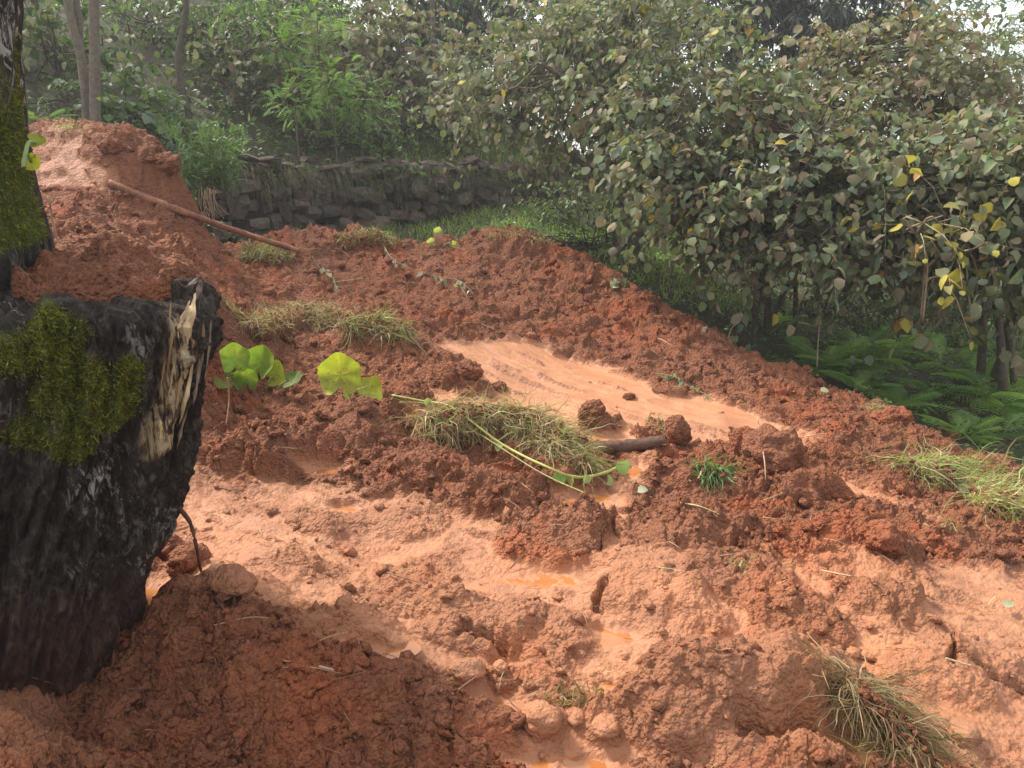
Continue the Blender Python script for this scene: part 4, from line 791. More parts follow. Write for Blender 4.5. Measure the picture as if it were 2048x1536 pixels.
# ferns on the right slope
def fern(label, p, size, n, seed, pal, group=None):
    r = np.random.default_rng(seed); root = thing('fern', p, label, 'fern', group); a = r.uniform(0, 6.28) + np.arange(n) * 6.283 / n + r.normal(0, .25, n); el = r.uniform(.35, .95, n); D = np.stack([np.cos(a) * np.cos(el), np.sin(a) * np.cos(el), np.sin(el)], -1)
    N = np.cross(D, np.cross(UP, D)); Sz = size * r.uniform(.7, 1.15, n); C, _ = pick(r, pal, n); P = np.repeat(np.asarray(p)[None], n, 0) + r.normal(0, .02, (n, 3)) * [1, 1, 0]
    for k in range(n):
        mb = MB(); mb.leaves(FERN, P[k:k + 1], D[k:k + 1], N[k:k + 1], Sz[k:k + 1], C[k:k + 1]); mb.build('frond', M_LEAF, root)
FP = [((.19, .32, .07), 3), ((.25, .39, .10), 3), ((.13, .23, .055), 2)]; FPB = [((.32, .48, .11), 3), ((.26, .42, .09), 2)]
FERNS = [(1800,690,'fern with one bright upright frond in the dark hollow',.42,FPB),(1980,800,'brightest fern, spreading at the right edge of the slope',.50,FPB),(1560,650,'lone small fern frond group under the drooping hazel',.30,FPB),(1960,700,'broad pale fern below the right-hand hazel',.50,FP),
 (1880,730,'arching fern left of the broad pale one',.45,FP),(1930,880,'small bright fern low near the large brown clod',.28,FPB),(1700,740,'dark fern above the reddish knob of the rim',.40,FP),(1850,790,'long-fronded fern in the middle of the slope',.48,FP),(2030,690,'fern at the right edge under the hazel',.5,FP),(1770,780,'low fern close above the rim of the slide',.3,FP)]
for k, (px, py, lb, sz, pal) in enumerate(FERNS): fern(lb, G(px, py), sz, 8, 500 + k, pal)
rf = np.random.default_rng(77)
more = []
for k in range(26):
    px, py = rf.uniform(1620, 2060), rf.uniform(620, 880); g = G(px, py)
    if float(poly_sd(np.array(g[0]), np.array(g[1]), MUD_POLY)) > -.25: continue
    more.append((px, py, g, k))
ORD = ['first', 'second', 'third', 'fourth', 'fifth', 'sixth', 'seventh', 'eighth', 'ninth', 'tenth', 'eleventh', 'twelfth', 'thirteenth', 'fourteenth']
for lo, hi, zone in [(0, 700, 'in the shade just under the hazels'), (700, 780, 'in the middle of the fern slope'), (780, 999, 'low on the slope above the rim')]:
    for q, (px, py, g, k) in enumerate(sorted(m for m in more if lo <= m[1] < hi)):
        fern('mid-green fern ' + zone + ', ' + ORD[q] + ' of its row from the left', g, rf.uniform(.28, .5), 7, 540 + k, FP, 'ferns on the right-hand slope')
for k, (px, py) in enumerate([(90, 245), (600, 250), (680, 290), (330, 250)]): g = G(px, py, 16); fern(['fern on the crest of the upper bank', 'fern on the dark slope above the wall', 'fern on the wall edge near its middle', 'fern behind the lumps of the upper bank'][k], g, .4, 8, 580 + k, FPB if k == 0 else FP)
# ------------------------------------------------------------------ ground cover
def cover(name, label, pts, per, ls, spread, hgt, pal, tms, seed, cat):
    r = np.random.default_rng(seed); n = len(pts) * per; P = np.repeat(pts, per, 0) + r.normal(0, 1, (n, 3)) * [spread, spread, 0]; P[:, 2] = top(P[:, 0], P[:, 1]) + hgt * r.random(n) ** 1.5 * np.repeat(r.uniform(.3, 1, len(pts)), per) + .01
    a = r.uniform(0, 6.28, n); D = np.stack([np.cos(a), np.sin(a), r.uniform(-.5, .5, n)], -1); C, _ = pick(r, pal, n); C = C * np.repeat(r.uniform(.6, 1.25, (len(pts), 1)), per, 0); mb = MB(); Z = ls * r.uniform(.5, 1.3, n); N = UP + r.normal(0, .45, (n, 3)) - np.array([0, .3, 0])
    for t in range(len(tms)): mb.leaves(tms[t], P[t::len(tms)], D[t::len(tms)], N[t::len(tms)], Z[t::len(tms)], C[t::len(tms)])
    mb.build(name, M_LEAF, label=label, cat=cat, kind='stuff')
def area(r, n, f, x0, x1, y0, y1):
    x = r.uniform(x0, x1, n); y = r.uniform(y0, y1, n); k = f(x, y); x, y = x[k], y[k]; return np.stack([x, y, ground_z(x, y)], -1)
def dwall(x, y): return (x - W0[0]) * WN[0] + (y - W0[1]) * WN[1]
off_mud = lambda x, y: poly_sd(x, y, MUD_POLY) < -.12
r_ = np.random.default_rng(601)
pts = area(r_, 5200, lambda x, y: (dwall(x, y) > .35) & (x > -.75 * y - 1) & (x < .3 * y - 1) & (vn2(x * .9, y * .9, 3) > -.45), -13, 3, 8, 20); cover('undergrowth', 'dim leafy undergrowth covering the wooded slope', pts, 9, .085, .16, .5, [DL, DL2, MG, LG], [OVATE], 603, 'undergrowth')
pts = area(r_, 4200, lambda x, y: off_mud(x, y) & (dwall(x, y) < -.2) & (x > -.5) & (x < .8 * y), -1, 9, 4, 13); cover('ground_cover', 'low green weeds covering the slope below the hazels', pts, 9, .05, .12, .22, [DL2, ((.14, .22, .055), 3), MG, ((.18, .27, .07), 2)], [OVATE], 605, 'weeds')
pts = area(r_, 500, lambda x, y: off_mud(x, y) & (dwall(x, y) < .5) & (x < -2.6), -8, -2, 6, 10); cover('weeds', 'weeds behind the crest of the upper bank', pts, 10, .06, .12, .35, [DL2, LG, DL], [OVATE], 607, 'weeds')
def blades(mb, r, P, D, L, W, C, K=4, grav=.8, surf=None, lift=.006, curl=.08):
    n = len(P); d = nrm(D); pos = P.copy(); pts = [pos.copy()]
    for k in range(K):
        pos = pos + d * (L / K)[:, None]
        if surf is not None: pos[:, 2] = np.maximum(pos[:, 2], surf(pos[:, 0], pos[:, 1]) + lift)
        pts.append(pos.copy()); d = nrm(d + np.array([0, 0, -grav / K]) + r.normal(0, curl, (n, 3)))
    side = nrm(np.cross(D, r.normal(0, 1, (n, 3)))); V = []
    for k, p in enumerate(pts): wv = (W * (1 - (k / K) ** 1.6 * .93))[:, None]; V += [p + side * wv, p - side * wv]
    V = np.stack(V, 1); m = V.shape[1]; q = np.array([(2 * k, 2 * k + 2, 2 * k + 3, 2 * k + 1) for k in range(K)]); Q = (q[None] + (np.arange(n) * m)[:, None, None]).reshape(-1, 4); mb.add(V.reshape(-1, 3), None, Q, np.repeat(C, m, 0))
GP = [((.32, .45, .09), 3), ((.40, .50, .14), 2), ((.22, .33, .07), 2)]
def lawn(label, pts, per, L, seed, pal):
    r = np.random.default_rng(seed); n = len(pts) * per; P = np.repeat(pts, per, 0) + r.normal(0, .07, (n, 3)) * [1, 1, 0]; P[:, 2] = ground_z(P[:, 0], P[:, 1]) - .01; D = UP + r.normal(0, .4, (n, 3)); C, _ = pick(r, pal, n); mb = MB(); blades(mb, r, P, D, L * r.uniform(.5, 1.3, n), np.full(n, .005), C, 3); mb.build('grass', M_GRASS, label=label, cat='grass', kind='stuff')
lawn('short green grass on the path behind the crest of the slide', area(r_, 1500, lambda x, y: off_mud(x, y) & (dwall(x, y) < 0) & (x < 2.6) & (x > -2.4), -2.4, 2.6, 7.8, 13), 9, .13, 611, GP)
lawn('bright lit grass on the terrace beyond the far end of the wall', area(r_, 900, lambda x, y: (dwall(x, y) > .3) & (dwall(x, y) < 3), -1.5, 2.2, 11.5, 16), 9, .18, 613, [((.22, .32, .06), 3), ((.30, .38, .09), 2)])
ssq = r_.uniform(0, WLEN, 500); lawn('dry grass fringe along the top of the stone wall', np.array([wp(s, r_.uniform(.02, .3), 1.75) for s in ssq]), 6, .16, 615, [((.16, .15, .06), 3), ((.12, .17, .05), 2)])

# ------------------------------------------------------------------ sods torn up by the slide
GREEN = [((.22, .30, .07), 3), ((.34, .38, .14), 2), ((.42, .34, .17), 2), ((.26, .16, .09), 1)]; DRY = [((.44, .35, .19), 3), ((.36, .33, .14), 2), ((.24, .27, .09), 1.2), ((.26, .15, .08), 2)]; DULL = [((.24, .17, .08), 3), ((.36, .25, .13), 3), ((.15, .15, .06), 1.5), ((.20, .10, .05), 2)]
def sod(label, spine, hw_, comb, n, L, pal, seed, lift=.04, grav=1.6, upness=.5, soil=True, W=.0028, flat=.75, name='grass_sod', cat='sod'):
    r = np.random.default_rng(seed); P0 = np.array([S(px, py) for px, py in spine]); root = thing(name, P0[len(P0) // 2], label, cat); path = smooth_path(P0, 24) + UP * lift * .5
    if soil:
        mb = MB(); path2 = path.copy(); t = np.linspace(0, 1, 24); R = hw_ * np.clip(np.sin(math.pi * (t * .9 + .05)), .25, 1) ** .5; mb.tube(path2 - UP * R[:, None] * .6, R, 26, rough=.10, seed=seed); V = np.concatenate(mb.V)
        N = nrm(V - np.repeat(path2, 26, 0) if False else V - path2[np.argmin(((V[:, None] - path2[None]) ** 2).sum(-1), 1)]); w_, i_ = worley2(V[:, 0] / .035 + V[:, 2] / .04, V[:, 1] / .035, seed); V = V + N * (.022 * (.6 - w_) * (.5 + i_))[:, None]
        link('soil_clump', mesh_np('soil_clump', V, np.concatenate(mb.T), np.concatenate(mb.Q), attrs={'crumb': np.ones(len(V)), 'redness': np.zeros(len(V))}), M_MUD, root)
    k = r.integers(0, 24, n); a = r.uniform(-1, 1, n); side = np.array([-comb[1], comb[0], 0.0]); cm = np.array([comb[0], comb[1], 0.0]); Rr = hw_ if soil else .03
    tang = nrm(np.gradient(path, axis=0))[k]; acr = nrm(np.cross(tang, UP)); ph = a * 1.25
    P = path[k] + tang * r.normal(0, .02, (n, 1)) + acr * (np.sin(ph) * Rr)[:, None] + UP * ((np.cos(ph) - .6) * Rr)[:, None] if soil else path[k] + r.normal(0, Rr, (n, 3)) * [1, 1, .2]
    fl = r.random(n) < flat; D = cm * r.uniform(.5, 1.3, (n, 1)) + UP * (upness * np.where(fl, .15, 1.0) * r.uniform(.2, 1.4, n))[:, None] + r.normal(0, .62, (n, 3)) * [1, 1, .4]; C, _ = pick(r, pal, n); mb = MB()
    lf_ = r.uniform(.004, .035, n) * np.where(fl, 1, .5)
    blades(mb, r, P, D, L * r.uniform(.35, 1.3, n), W * np.where(r.random(n) < .15, 1.7, r.uniform(.35, .9, n)), C, 7, grav, lambda x, y: top(x, y) + lf_, .0, .36)
    if soil:
        q = n // 9; V_, T_ = clod_shape(1, seed, .8, 2.2); ii = r.integers(0, n, q); kk = P[ii] + UP * .012 + cm * r.uniform(0, L * .5, (q, 1)); kk[:, 2] = np.maximum(kk[:, 2], top(kk[:, 0], kk[:, 1]) + .01); cb = MB(); cb.leaves((V_ * [1, .9, .7], T_, E4), kk, r.normal(0, 1, (q, 3)), UP + r.normal(0, .4, (q, 3)), r.uniform(.006, .02, q), np.ones((q, 3)))
        link('mud_crumbs', mesh_np('mud_crumbs', np.concatenate(cb.V), np.concatenate(cb.T), attrs={'crumb': np.ones(cb.n), 'redness': np.zeros(cb.n)}), M_MUD, root, kind='stuff')
    m = n // 22; k = r.integers(0, n, m); C, _ = pick(r, [((.46, .36, .20), 3), ((.24, .13, .07), 3)], m); sl = r.uniform(.01, .05, m); blades(mb, r, P[k], cm * .6 + r.normal(0, .7, (m, 3)) * [1, 1, .3], L * r.uniform(.7, 1.5, m), np.full(m, W * 1.3), C, 8, grav, lambda x, y: top(x, y) + sl, 0., .3)
    mb.build('grass_blades', M_GRASS, root, kind='stuff'); return root
sod('bright tuft of grass on the crest just below the fallen pole', [(492,524),(530,516),(572,528)], .09, (0, -.4), 520, .16, GREEN, 701, upness=1.2, flat=.4)
sod('grass-topped clump on the crest in front of the stone wall', [(682,494),(735,476),(782,492)], .09, (.1, -.4), 420, .14, GREEN + DRY, 703, upness=1.0, flat=.5)
sod('yellowish sod with grass swept to one side above the pumpkin leaves', [(500,662),(560,648),(620,632),(665,655)], .11, (-.5, -.5), 1300, .22, DRY, 705, upness=.35)
sod('green and straw sod with its tip hanging toward the slick chute', [(690,660),(750,652),(795,672)], .09, (.7, -.4), 1000, .24, GREEN + DRY, 707, upness=.35)
sod('largest sod, a straw and green mat beneath the long yellow stem', [(845,855),(930,838),(1040,850),(1120,900)], .12, (.75, -.55), 2400, .27, DRY, 709, upness=.3)
sod('green fringe of grass sliding off the largest sod', [(1050,850),(1110,900),(1160,940)], .06, (.8, -.6), 520, .28, GREEN + DRY, 711, upness=.3)
sod('small pale tuft at the end of the dark log', [(1298,848),(1325,868)], .035, (.5, -.3), 130, .13, DRY, 713, upness=.6)
sod('small dark green tuft drooping over a clod', [(1408,950),(1440,952)], .04, (-.1, -.9), 170, .20, [((.10, .17, .05), 3), ((.2, .28, .08), 1)], 715, upness=.5, W=.005)
sod('bright sod with long combed grass at the right edge of the slide', [(1815,950),(1890,945),(1960,985),(2000,1020)], .10, (.65, -.7), 1900, .29, [((.30, .40, .11), 3), ((.42, .46, .18), 2), ((.42, .33, .16), 2.5), ((.25, .15, .08), 1)], 717, upness=.4)
sod('brownish sod hanging over the big clod at the bottom edge', [(1700,1385),(1735,1410),(1800,1490)], .045, (.12, -.9), 1200, .28, DULL, 719, upness=.15, W=.0022, grav=2.0)
sod('thin grass tufts along the rim of the slide by the clover-green slope', [(980,478),(1040,478),(1090,486)], .03, (.1, -.3), 160, .13, GREEN, 721, soil=False, upness=1)
sod('straw tuft half buried above the round clods', [(1130,1395),(1170,1405)], .02, (-.1, -.8), 90, .10, DULL, 723, soil=False)
sod('single green tuft on the rim below the ferns', [(1735,818),(1755,825)], .03, (.2, -.3), 50, .14, GREEN, 725, soil=False)
sod('tiny pale shoot low on the slope under the bright sod', [(1880,1055),(1888,1062)], .02, (.1, -.6), 16, .09, GREEN, 727, soil=False, name='grass_shoot', cat='grass shoot')
sod('tiny yellow-green shoot in the middle of the bare plain', [(1470,1140),(1482,1142)], .02, (.4, -.1), 12, .07, GREEN, 729, soil=False, name='grass_shoot', cat='grass shoot')
sod('few green blades beside the bark at the upper bank', [(120,262),(150,258)], .04, (.3, 0), 40, .22, GREEN, 731, soil=False, upness=1.2)
# ------------------------------------------------------------------ pumpkin leaves
def pumpkin_leaf_mesh(seed, col, cup=.22, lobes=.05):
    r = np.random.default_rng(seed); na, nr = 48, 9; V = [(0, 0, 0)]; Cc = [col]
    for j in range(1, nr + 1):
        for i in range(na):
            th = 2 * math.pi * i / na; notch = 1 - .45 * math.exp(-((abs(th - math.pi)) / .30) ** 2); R = (j / nr) * (1 + lobes * math.cos(5 * th)) * notch * (1 + (.02 * math.sin(23 * th) if j == nr else 0)); x, y = R * math.cos(th), R * math.sin(th)
            vein = max(0, math.cos(5 * th)) ** 18; z = cup * R * R * (1 + .5 * math.cos(2 * th + seed)) + (.07 * math.sin(3 * th + seed * 2.3) + .05 * math.sin(7 * th + seed)) * R * R - .03 * vein * (R > .1); V.append((x * .5 + .28, y * .5, z * .5)); Cc.append(np.array(col) * (1 + .30 * vein))
    T = [(0, 1 + i, 1 + (i + 1) % na) for i in range(na)]; Q = [(1 + j * na + i, 1 + (j + 1) * na + i, 1 + (j + 1) * na + (i + 1) % na, 1 + j * na + (i + 1) % na) for j in range(nr - 1) for i in range(na)]
    V = np.array(V); V[0] = (.28, 0, -.0); return V, np.array(T), np.array(Q), np.array(Cc)
def pumpkin(label, leaves_, seed, name='pumpkin_plant', cat='pumpkin plant', spot=None):
    root = thing(name, leaves_[0][0] if spot is None else spot, label, cat)
    for k, (base, P, D, N, sz, col, cup) in enumerate(leaves_):
        V, T, Q, Cc = pumpkin_leaf_mesh(seed + k, col, cup); X = nrm(D); Y = nrm(np.cross(N, X)); Z = np.cross(X, Y); Vw = np.asarray(P) + sz * (V[:, :1] * X + V[:, 1:2] * Y + V[:, 2:] * Z)
        sz = sz; o = link('leaf', mesh_np('leaf', Vw, T, Q, col=Cc), M_PUMP, root); mb = MB(); c = np.asarray(P) + sz * .2 * X
        mb.tube(smooth_path([np.asarray(base) - UP * .02, (np.asarray(base) + c) / 2 + [0, 0, .02], c], 10), np.linspace(.007, .004, 10), 6, (.30, .38, .14)); mb.build('petiole', M_GRASS, o)
LGR = (.19, .32, .045); YGR = (.34, .40, .06); DGR = (.11, .21, .045)
def PL(px, py, dy, D, N, sz, col, cup, bpx, bpy): b = S(bpx, bpy); return (b, at(px, py, b[1] + dy), np.array(D, float), np.array(N, float), sz, col, cup)
pumpkin('cluster of bright pumpkin leaves beside the broken stump', [PL(470,735,-.1,(-.1,.3,1),(.3,-1,.2),.18,LGR,.3,480,775), PL(520,745,-.05,(.2,.3,1),(-.3,-1,.3),.21,LGR,.35,505,775), PL(495,765,-.15,(0,-.3,.7),(0,-1,.8),.16,DGR,.3,500,780), PL(548,755,-.1,(.6,-.2,.5),(.1,-.8,.7),.16,YGR,.3,530,780), PL(455,760,-.1,(-.5,-.4,.3),(0,-.8,.7),.15,DGR,.3,480,780), PL(575,765,-.1,(.8,-.2,.2),(0,-.6,.9),.14,DGR,.3,550,780)], 801)
pumpkin('single upright yellow-green pumpkin leaf on the crumbly mound', [PL(682,775,-.05,(-.05,.25,1),(.05,-1,.25),.24,YGR,.3,705,800)], 811)
pumpkin('crumpled pumpkin leaf lying just below the upright one', [PL(715,785,-.05,(.7,-.3,-.25),(.1,-.8,.6),.22,YGR,.5,735,790)], 821)
b_ = at(45, 320, 2.2)
pumpkin('yellow-green leaves sprouting behind the mossy trunk', [(b_, at(62, 285, 2.3), np.array([1, .1, -.1]), np.array([0, -.7, .8]), .055, YGR, .3), (b_, at(58, 318, 2.25), np.array([.5, -.2, -.6]), np.array([.1, -.9, .3]), .05, (.5, .5, .05), .3)], 831, 'leafy_sprout', 'sprout', b_)
pumpkin('pale wilted leaves standing on the crest by the green path', [PL(875,470,.0,(.2,.2,1),(.2,-1,.3),.09,(.40,.42,.27),.9,862,490), PL(862,490,-.05,(-.2,.1,1),(.3,-1,.2),.08,(.42,.42,.28),.9,862,492), PL(905,490,-.1,(.8,0,-.2),(0,-.9,.5),.07,(.38,.38,.18),.9,885,490)], 841, 'wilted_plant', 'wilted plant')
# ------------------------------------------------------------------ vines, stems, poles, roots, twigs
def rod(name, label, cat, pts, r0, r1, col, mat=None, lift=.008, k=6, rough=.15, n=26, seed=0, leaf=None):
    P = np.array([S(*p[:2], p[2] if len(p) > 2 else lift) if not isinstance(p, np.ndarray) else p for p in pts]); path = smooth_path(P, n); root = thing(name, P[0], label, cat); mb = MB(); mb.tube(path, np.linspace(r0, r1, n), k, col, rough, seed); mb.build('stem' if leaf else 'wood', mat or M_TWIG, root)
    if leaf:
        tm_, ln, sz, pal, each = leaf; r = np.random.default_rng(seed + 5); i = r.integers(2, n - 1, ln); Pp = path[i] + r.normal(0, .012, (ln, 3)); D = r.normal(0, .6, (ln, 3)) - UP * .5 + np.array([0, -.3, 0]); N = r.normal(0, .5, (ln, 3)) + [0, -.8, .5]; C, kk = pick(r, pal, ln)
        leaf_objects(root, [tm_], Pp, D, N, sz * r.uniform(.6, 1.2, ln), C, kk, pal, M_LEAF)
    return root
WILT = [((.42, .44, .32), 3), ((.26, .32, .18), 2), ((.16, .24, .10), 1)]
rod('vine', 'wilted vine with pale hanging leaves near the top of the slide', 'vine', [(625,522),(640,545),(665,560),(672,585)], .004, .003, (.22, .18, .10), leaf=(OVATE, 13, .075, WILT, 1), lift=.03, seed=1)
rod('vine', 'long wilted vine trailing down from the grass-topped clump', 'vine', [(765,495),(785,525),(820,545),(870,560),(920,570),(950,600)], .004, .0025, (.24, .2, .11), leaf=(OVATE, 18, .07, WILT, 1), lift=.03, seed=2)
rod('vine', 'leafy vine scrap on the ridge above the slick chute', 'vine', [(1312,758),(1345,762),(1375,780),(1420,802)], .004, .003, (.2, .2, .08), leaf=(OVATE, 26, .05, [((.16, .22, .10), 3), ((.36, .40, .26), 1)], 1), lift=.03, seed=3)
rod('plant_stem', 'long yellow-green plant stem lying across the largest sod', 'stem', [(785,826,.10),(850,838,.10),(905,860,.12),(1000,920,.09),(1090,958,.06),(1150,978,.05),(1205,968,.05),(1248,953,.07)], .005, .0075, (.50, .50, .16), M_GRASS, n=40, k=8, seed=4, leaf=(ROUND, 9, .07, [((.22, .34, .08), 2), ((.34, .40, .14), 1)], 1))
rod('plant_stem', 'second yellowish stem beside the long one, ending at the puddle', 'stem', [(800,838,.09),(860,845,.09),(960,900,.08),(1080,965,.05),(1170,1000,.03)], .005, .003, (.42, .38, .15), M_GRASS, n=30, seed=5)
def pole_line():
    t = np.linspace(0, 1, 13); y0, y1 = S(218, 366)[1], S(600, 502)[1]; px, py = 218 + 382 * t, 366 + 136 * t + 6 * np.sin(t * 3.1); Y = np.array([min(y0 + (y1 - y0) * a, S(x, y)[1] - .02) for a, x, y in zip(t, px, py)])
    for _ in range(12): Y = np.minimum(Y, np.convolve(np.r_[Y[0], Y, Y[-1]], [.25, .5, .25], 'valid'))
    return [at(x, y, a) for x, y, a in zip(px, py, Y)]
rod('fallen_pole', 'mud-caked pole sloping down from the upper bank past the stone wall', 'pole', pole_line(), .030, .022, (.24, .10, .055), M_LOG, k=10, rough=.22, n=40, seed=6)
rod('sunken_log', 'dark half-buried log at the lower end of the slick chute', 'log', [at(1130,902,4.2), at(1190,898,4.2), at(1250,893,4.22), at(1330,884,4.24)], .042, .036, (.10, .05, .03), M_LOG, k=12, rough=.16, n=24, seed=7)
PALER = (.40, .27, .17); DKR = (.10, .05, .03)
for k, (lb, pp, a_, b2, c_, kw) in enumerate([
 ('pale root dangling down the bank behind the stump', [at(98,392,3.5), at(105,440,3.5), at(118,490,3.5), at(132,530,3.45), at(142,548,3.4), at(136,560,3.4)], .006, .003, (.34, .22, .14), {}),
 ('dark root looping from the broken stump onto the pale plain', [on_stump(352,1008)[0], at(380,1045,2.5), at(392,1090,2.5), at(405,1150,2.6), S(440,1210), S(480,1260)], .008, .003, DKR, {}),
 ('thin reddish root hanging in front of the stump wall end', [at(455,755,4.2), at(458,800,4.2), at(452,850,4.1)], .005, .003, (.34, .17, .10), {}),
 ('pale root hanging over the big rough clod', [(1512,880,.1), (1520,915,.08), (1528,950,.05), (1530,975,.02)], .004, .002, PALER, {}),
 ('straight dark twig sticking up from the churned plain', [(1020,1145), (1060,1108,.02)], .003, .002, (.2, .1, .06), {}),
 ('twig lying across the stump shadow edge', [(430,1272,.02), (500,1262,.03), (540,1255,.03)], .003, .002, (.3, .18, .1), {}),
 ('short pale stick in the stump shadow', [(640,1345,.02), (668,1362,.03)], .004, .003, (.34, .25, .16), {}),
 ('thin twig slanting across the pale lumps', [(775,1155,.02), (850,1180,.02)], .003, .002, (.2, .11, .07), {}),
 ('thin straw on the pale plain beside the long lump', [(545,1210,.02), (600,1195,.03)], .0025, .002, (.36, .22, .12), {}),
 ('dark twig beside the small orange puddle', [(905,1400,.02), (960,1378,.04)], .004, .002, (.24, .13, .08), {}),
 ('pair-branched straw below the drooping tuft', [(1360,1022,.03), (1400,1030,.03), (1440,1040,.02)], .004, .002, (.50, .44, .22), {}),
 ('long thin stalk in front of the smooth oval clod', [(1815,1420,.02), (1870,1455,.02), (1910,1490,.01)], .0025, .002, (.45, .26, .15), {}),
 ('pale stalk above the cracked slab', [(1890,1328,.02), (1940,1345,.02)], .004, .002, (.55, .42, .24), {}),
 ('fine straw above the pale clods', [(1640,1150,.02), (1700,1165,.02)], .0025, .002, (.5, .38, .22), {}),
 ('pale stick lying high on the crumbly slope', [(665,575,.03), (725,568,.04)], .005, .003, (.36, .26, .16), {}),
 ('slim root arching over the slope below the long vine', [(915,575,.03), (932,600,.04), (940,615,.02)], .003, .002, (.30, .19, .11), {}),
 ('thin stalk standing before the hazels', [at(1485,625,6.9), at(1462,660,6.7), at(1448,705,6.5)], .004, .003, (.34, .28, .17), {}),
 ('grey stem leaning in the fern hollow', [at(1640,640,6.6), at(1636,690,6.55), at(1634,735,6.5)], .007, .005, (.24, .2, .15), {}),
 ('pale stalk lying by the broad clods near the rim', [(1600,885,.03), (1650,878,.03)], .004, .003, (.42, .27, .16), {})]):
    rod('twig' if 'twig' in lb else 'root' if 'root' in lb else 'stalk', lb, 'twig' if 'twig' in lb else 'root' if 'root' in lb else 'stalk', pp, a_, b2, c_, seed=30 + k, lift=.015)
def wall_roots():
    r = np.random.default_rng(903); n = 1700; s = r.uniform(-.4, WLEN, n); P = np.array([wp(a, r.uniform(-.03, .05), 1.76 + r.uniform(-.2, .02)) for a in s]); D = np.tile(np.array([-WN[0], -WN[1], -.6]), (n, 1)) + r.normal(0, .35, (n, 3)); C, _ = pick(r, [((.20, .15, .09), 3), ((.10, .09, .045), 2), ((.09, .12, .04), 2)], n); mb = MB()
    blades(mb, r, P, D, r.uniform(.12, .75, n) * (.4 + .6 * r.random(n)), np.full(n, .004), C, 5, 3.0); mb.build('hanging_roots', M_GRASS, label='dry roots and grass hanging over the face of the stone wall', cat='roots', kind='stuff')
    n = 900; s = r.uniform(0, WLEN, n); hg = 1.72 - np.abs(r.normal(0, .22, n)) * (.4 + .9 * (vn2(s * 1.3, s * 0, 6) + .5)); P = np.array([wp(a, -.06 + r.uniform(-.05, .02), max(z_, .7)) for a, z_ in zip(s, hg)]); mb = MB(); C, _ = pick(r, [DL2, MG, LG, OL], n); mb.leaves(OVATE, P, r.normal(0, .5, (n, 3)) - UP * .8, r.normal(0, .4, (n, 3)) - np.r_[WN, 0], r.uniform(.03, .075, n), C); mb.build('creeper', M_LEAF, label='small-leaved creeper trailing over the upper stones of the wall', cat='creeper', kind='stuff')
    n = 16; mb = MB()
    for k in range(n):
        b = at(r.normal(418, 9), r.uniform(372, 385), 7.7); mb.tube(smooth_path([b, b + [r.normal(0, .02), -.02, -.14], b + [r.normal(.02, .05), -.03, -r.uniform(.2, .36)]], 6), .003, 3, (.38, .27, .15))
    mb.build('hanging_roots', M_TWIG, label='bunch of pale dry roots hanging below the feathery bush', cat='roots', kind='stuff')
wall_roots()
def litter():
    r = np.random.default_rng(905); n = 700; j = r.uniform(-.8, .8, n); y = np.exp(r.uniform(math.log(1.8), math.log(7.4), n)); x = j * y; k = poly_sd(x, y, MUD_POLY) > .1; x, y = x[k], y[k]; n = len(x); P = np.stack([x, y, mud_h(x, y) + .012], -1); D = r.normal(0, 1, (n, 3)) * [1, .6, .12] + [.4, -.3, 0]; C, _ = pick(r, [((.42, .28, .16), 3), ((.24, .12, .07), 3), ((.40, .38, .18), 1)], n); mb = MB()
    blades(mb, r, P, D, r.uniform(.03, .16, n) * (.6 + .1 * y), np.full(n, .0014) * (.6 + .2 * y), C, 4, .2, mud_h, .006); mb.build('straw_litter', M_GRASS, label='bits of straw and rootlets strewn over the red mud', cat='straw', kind='stuff')
litter()
for k, (px, py, lb) in enumerate([(1640, 790, 'small white-green leaf dropped near the rim of the slide'), (1915, 990, 'pale square leaf lying on the bright sod'), (1225, 582, 'pale torn leaf near the top of the ridge'), (1275, 995, 'pale leaf on a dark clod near the stem tip'), (1345, 565, 'tiny leaf on the rim above the ridge') if False else (2005, 1225, 'pale fallen leaf on the bare plain at the right edge')]):
    g = S(px, py, .03); V, T, Q = ROUND; X = nrm(np.array([1, -.3, .1 * k])); Y = nrm(np.cross([.1, -.5, 1], X)); Z = np.cross(X, Y); sz = [.06, .07, .06, .05, .035][k]
    link('fallen_leaf', mesh_np('fallen_leaf', g + sz * (V[:, :1] * X + V[:, 1:2] * Y + V[:, 2:] * Z), T, Q, col=np.broadcast_to((.36, .40, .25), (len(V), 3))), M_LEAF, label=lb, cat='leaf')
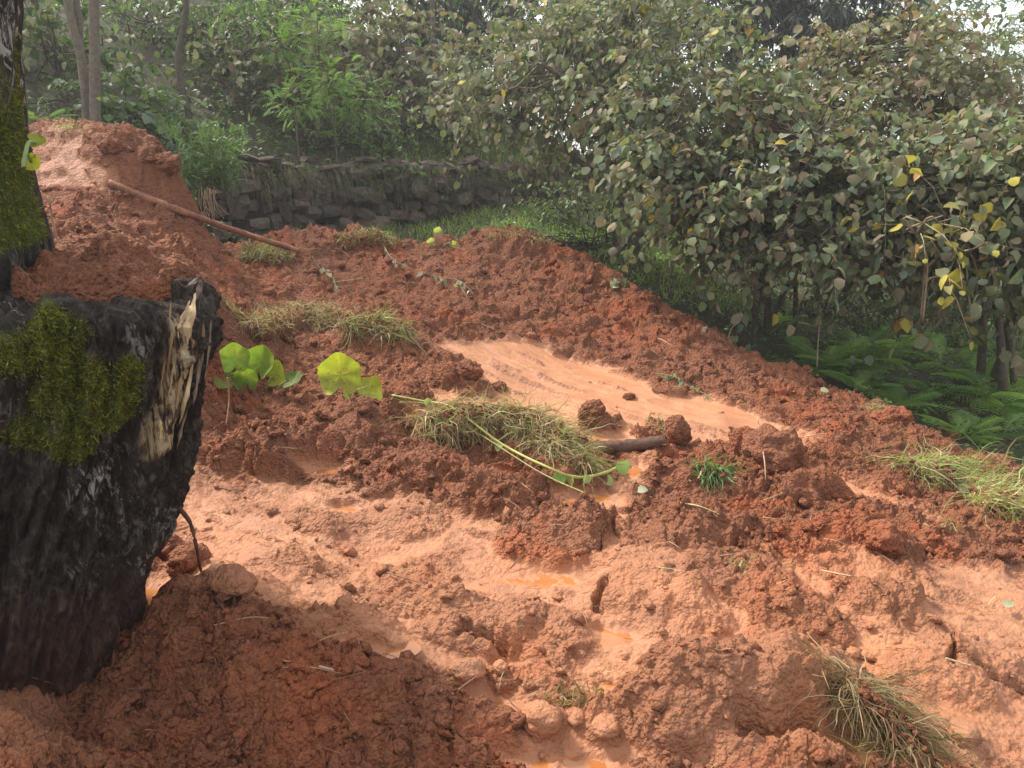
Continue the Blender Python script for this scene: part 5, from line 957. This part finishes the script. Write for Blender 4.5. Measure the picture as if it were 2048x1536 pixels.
# unseen crown added over the old tree to block sky light, lower left
ro = np.random.default_rng(911); A = [[], [], [], []]; tw = MB()
for k in range(7):
    a = k * .9; e_ = np.array([-1.7 + 1.5 * math.cos(a), 2.4 + 1.3 * math.sin(a), 4.6 + .5 * ro.random()]); b0 = np.array([-1.72, 2.62, 3.3 + .16 * k]); tw2 = MB(); tw2.tube(smooth_path([b0, (b0 + e_) / 2 + [0, 0, .3], e_], 10), np.linspace(.10, .03, 10), 7, (.10, .085, .07), .1, k); tw2.build('added_limb', M_TWIG, tree)
    for q in range(26):
        a4 = spray(ro, e_ + ro.normal(0, 1, 3) * [.55, .55, .35], nrm(ro.normal(0, 1, 3)), ro.uniform(.3, .6), 9, .12, .4)
        for i in range(4): A[i].append(a4[i])
        tw.tube(a4[4], np.linspace(.006, .002, 5), 3, (.1, .085, .07))
P, D, N, Z = [np.concatenate(a) for a in A]; C, _ = pick(ro, [MG, LG, FG], len(P)); mb = MB(); mb.leaves(OVATE, P, D, N, Z, C); mb.build('crown', M_LEAF, tree, kind='stuff'); tw.build('twigs', M_TWIG, tree, kind='stuff')
# power lines far behind the hazels
for k, (pa, pb, lb) in enumerate([((1880, 118, 17), (2200, 150, 16), 'upper thin power line crossing the pale trees at the right edge'), ((1880, 186, 17), (2200, 215, 16), 'lower thin power line crossing the pale trees at the right edge')]):
    a, b = at(*pa), at(*pb); mb = MB(); t = np.linspace(-.6, 1.6, 20)[:, None]; mb.tube(a + (b - a) * t - UP * .12 * (1 - (2 * t - 1) ** 2), .009, 5, (.25, .25, .26)); mb.build('power_line', M_TWIG, label=lb, cat='wire')
# ------------------------------------------------------------------ haze volume added to stand in for lens veil
def haze():
    m = bpy.data.materials.new('veil_haze'); m.use_nodes = True; n = m.node_tree; n.nodes.clear(); o = n.nodes.new('ShaderNodeOutputMaterial'); v = n.nodes.new('ShaderNodeVolumePrincipled'); v.inputs['Color'].default_value = (.93, .95, .97, 1); v.inputs['Density'].default_value = HAZE; v.inputs['Anisotropy'].default_value = .25; n.links.new(v.outputs[0], o.inputs['Volume'])
    x0, x1, y0, y1, z0, z1 = -420, 420, -420, 440, -6, 16
    V = [(x, y, z) for z in (z0, z1) for y in (y0, y1) for x in (x0, x1)]; Q = [(0, 2, 3, 1), (4, 5, 7, 6), (0, 1, 5, 4), (2, 6, 7, 3), (0, 4, 6, 2), (1, 3, 7, 5)]
    link('haze', mesh_np('haze', V, quads=Q, smooth=False), m, label='thin added haze over the slope, standing in for lens veil', cat='haze', kind='stuff')
HAZE = .0035
if HAZE: haze()
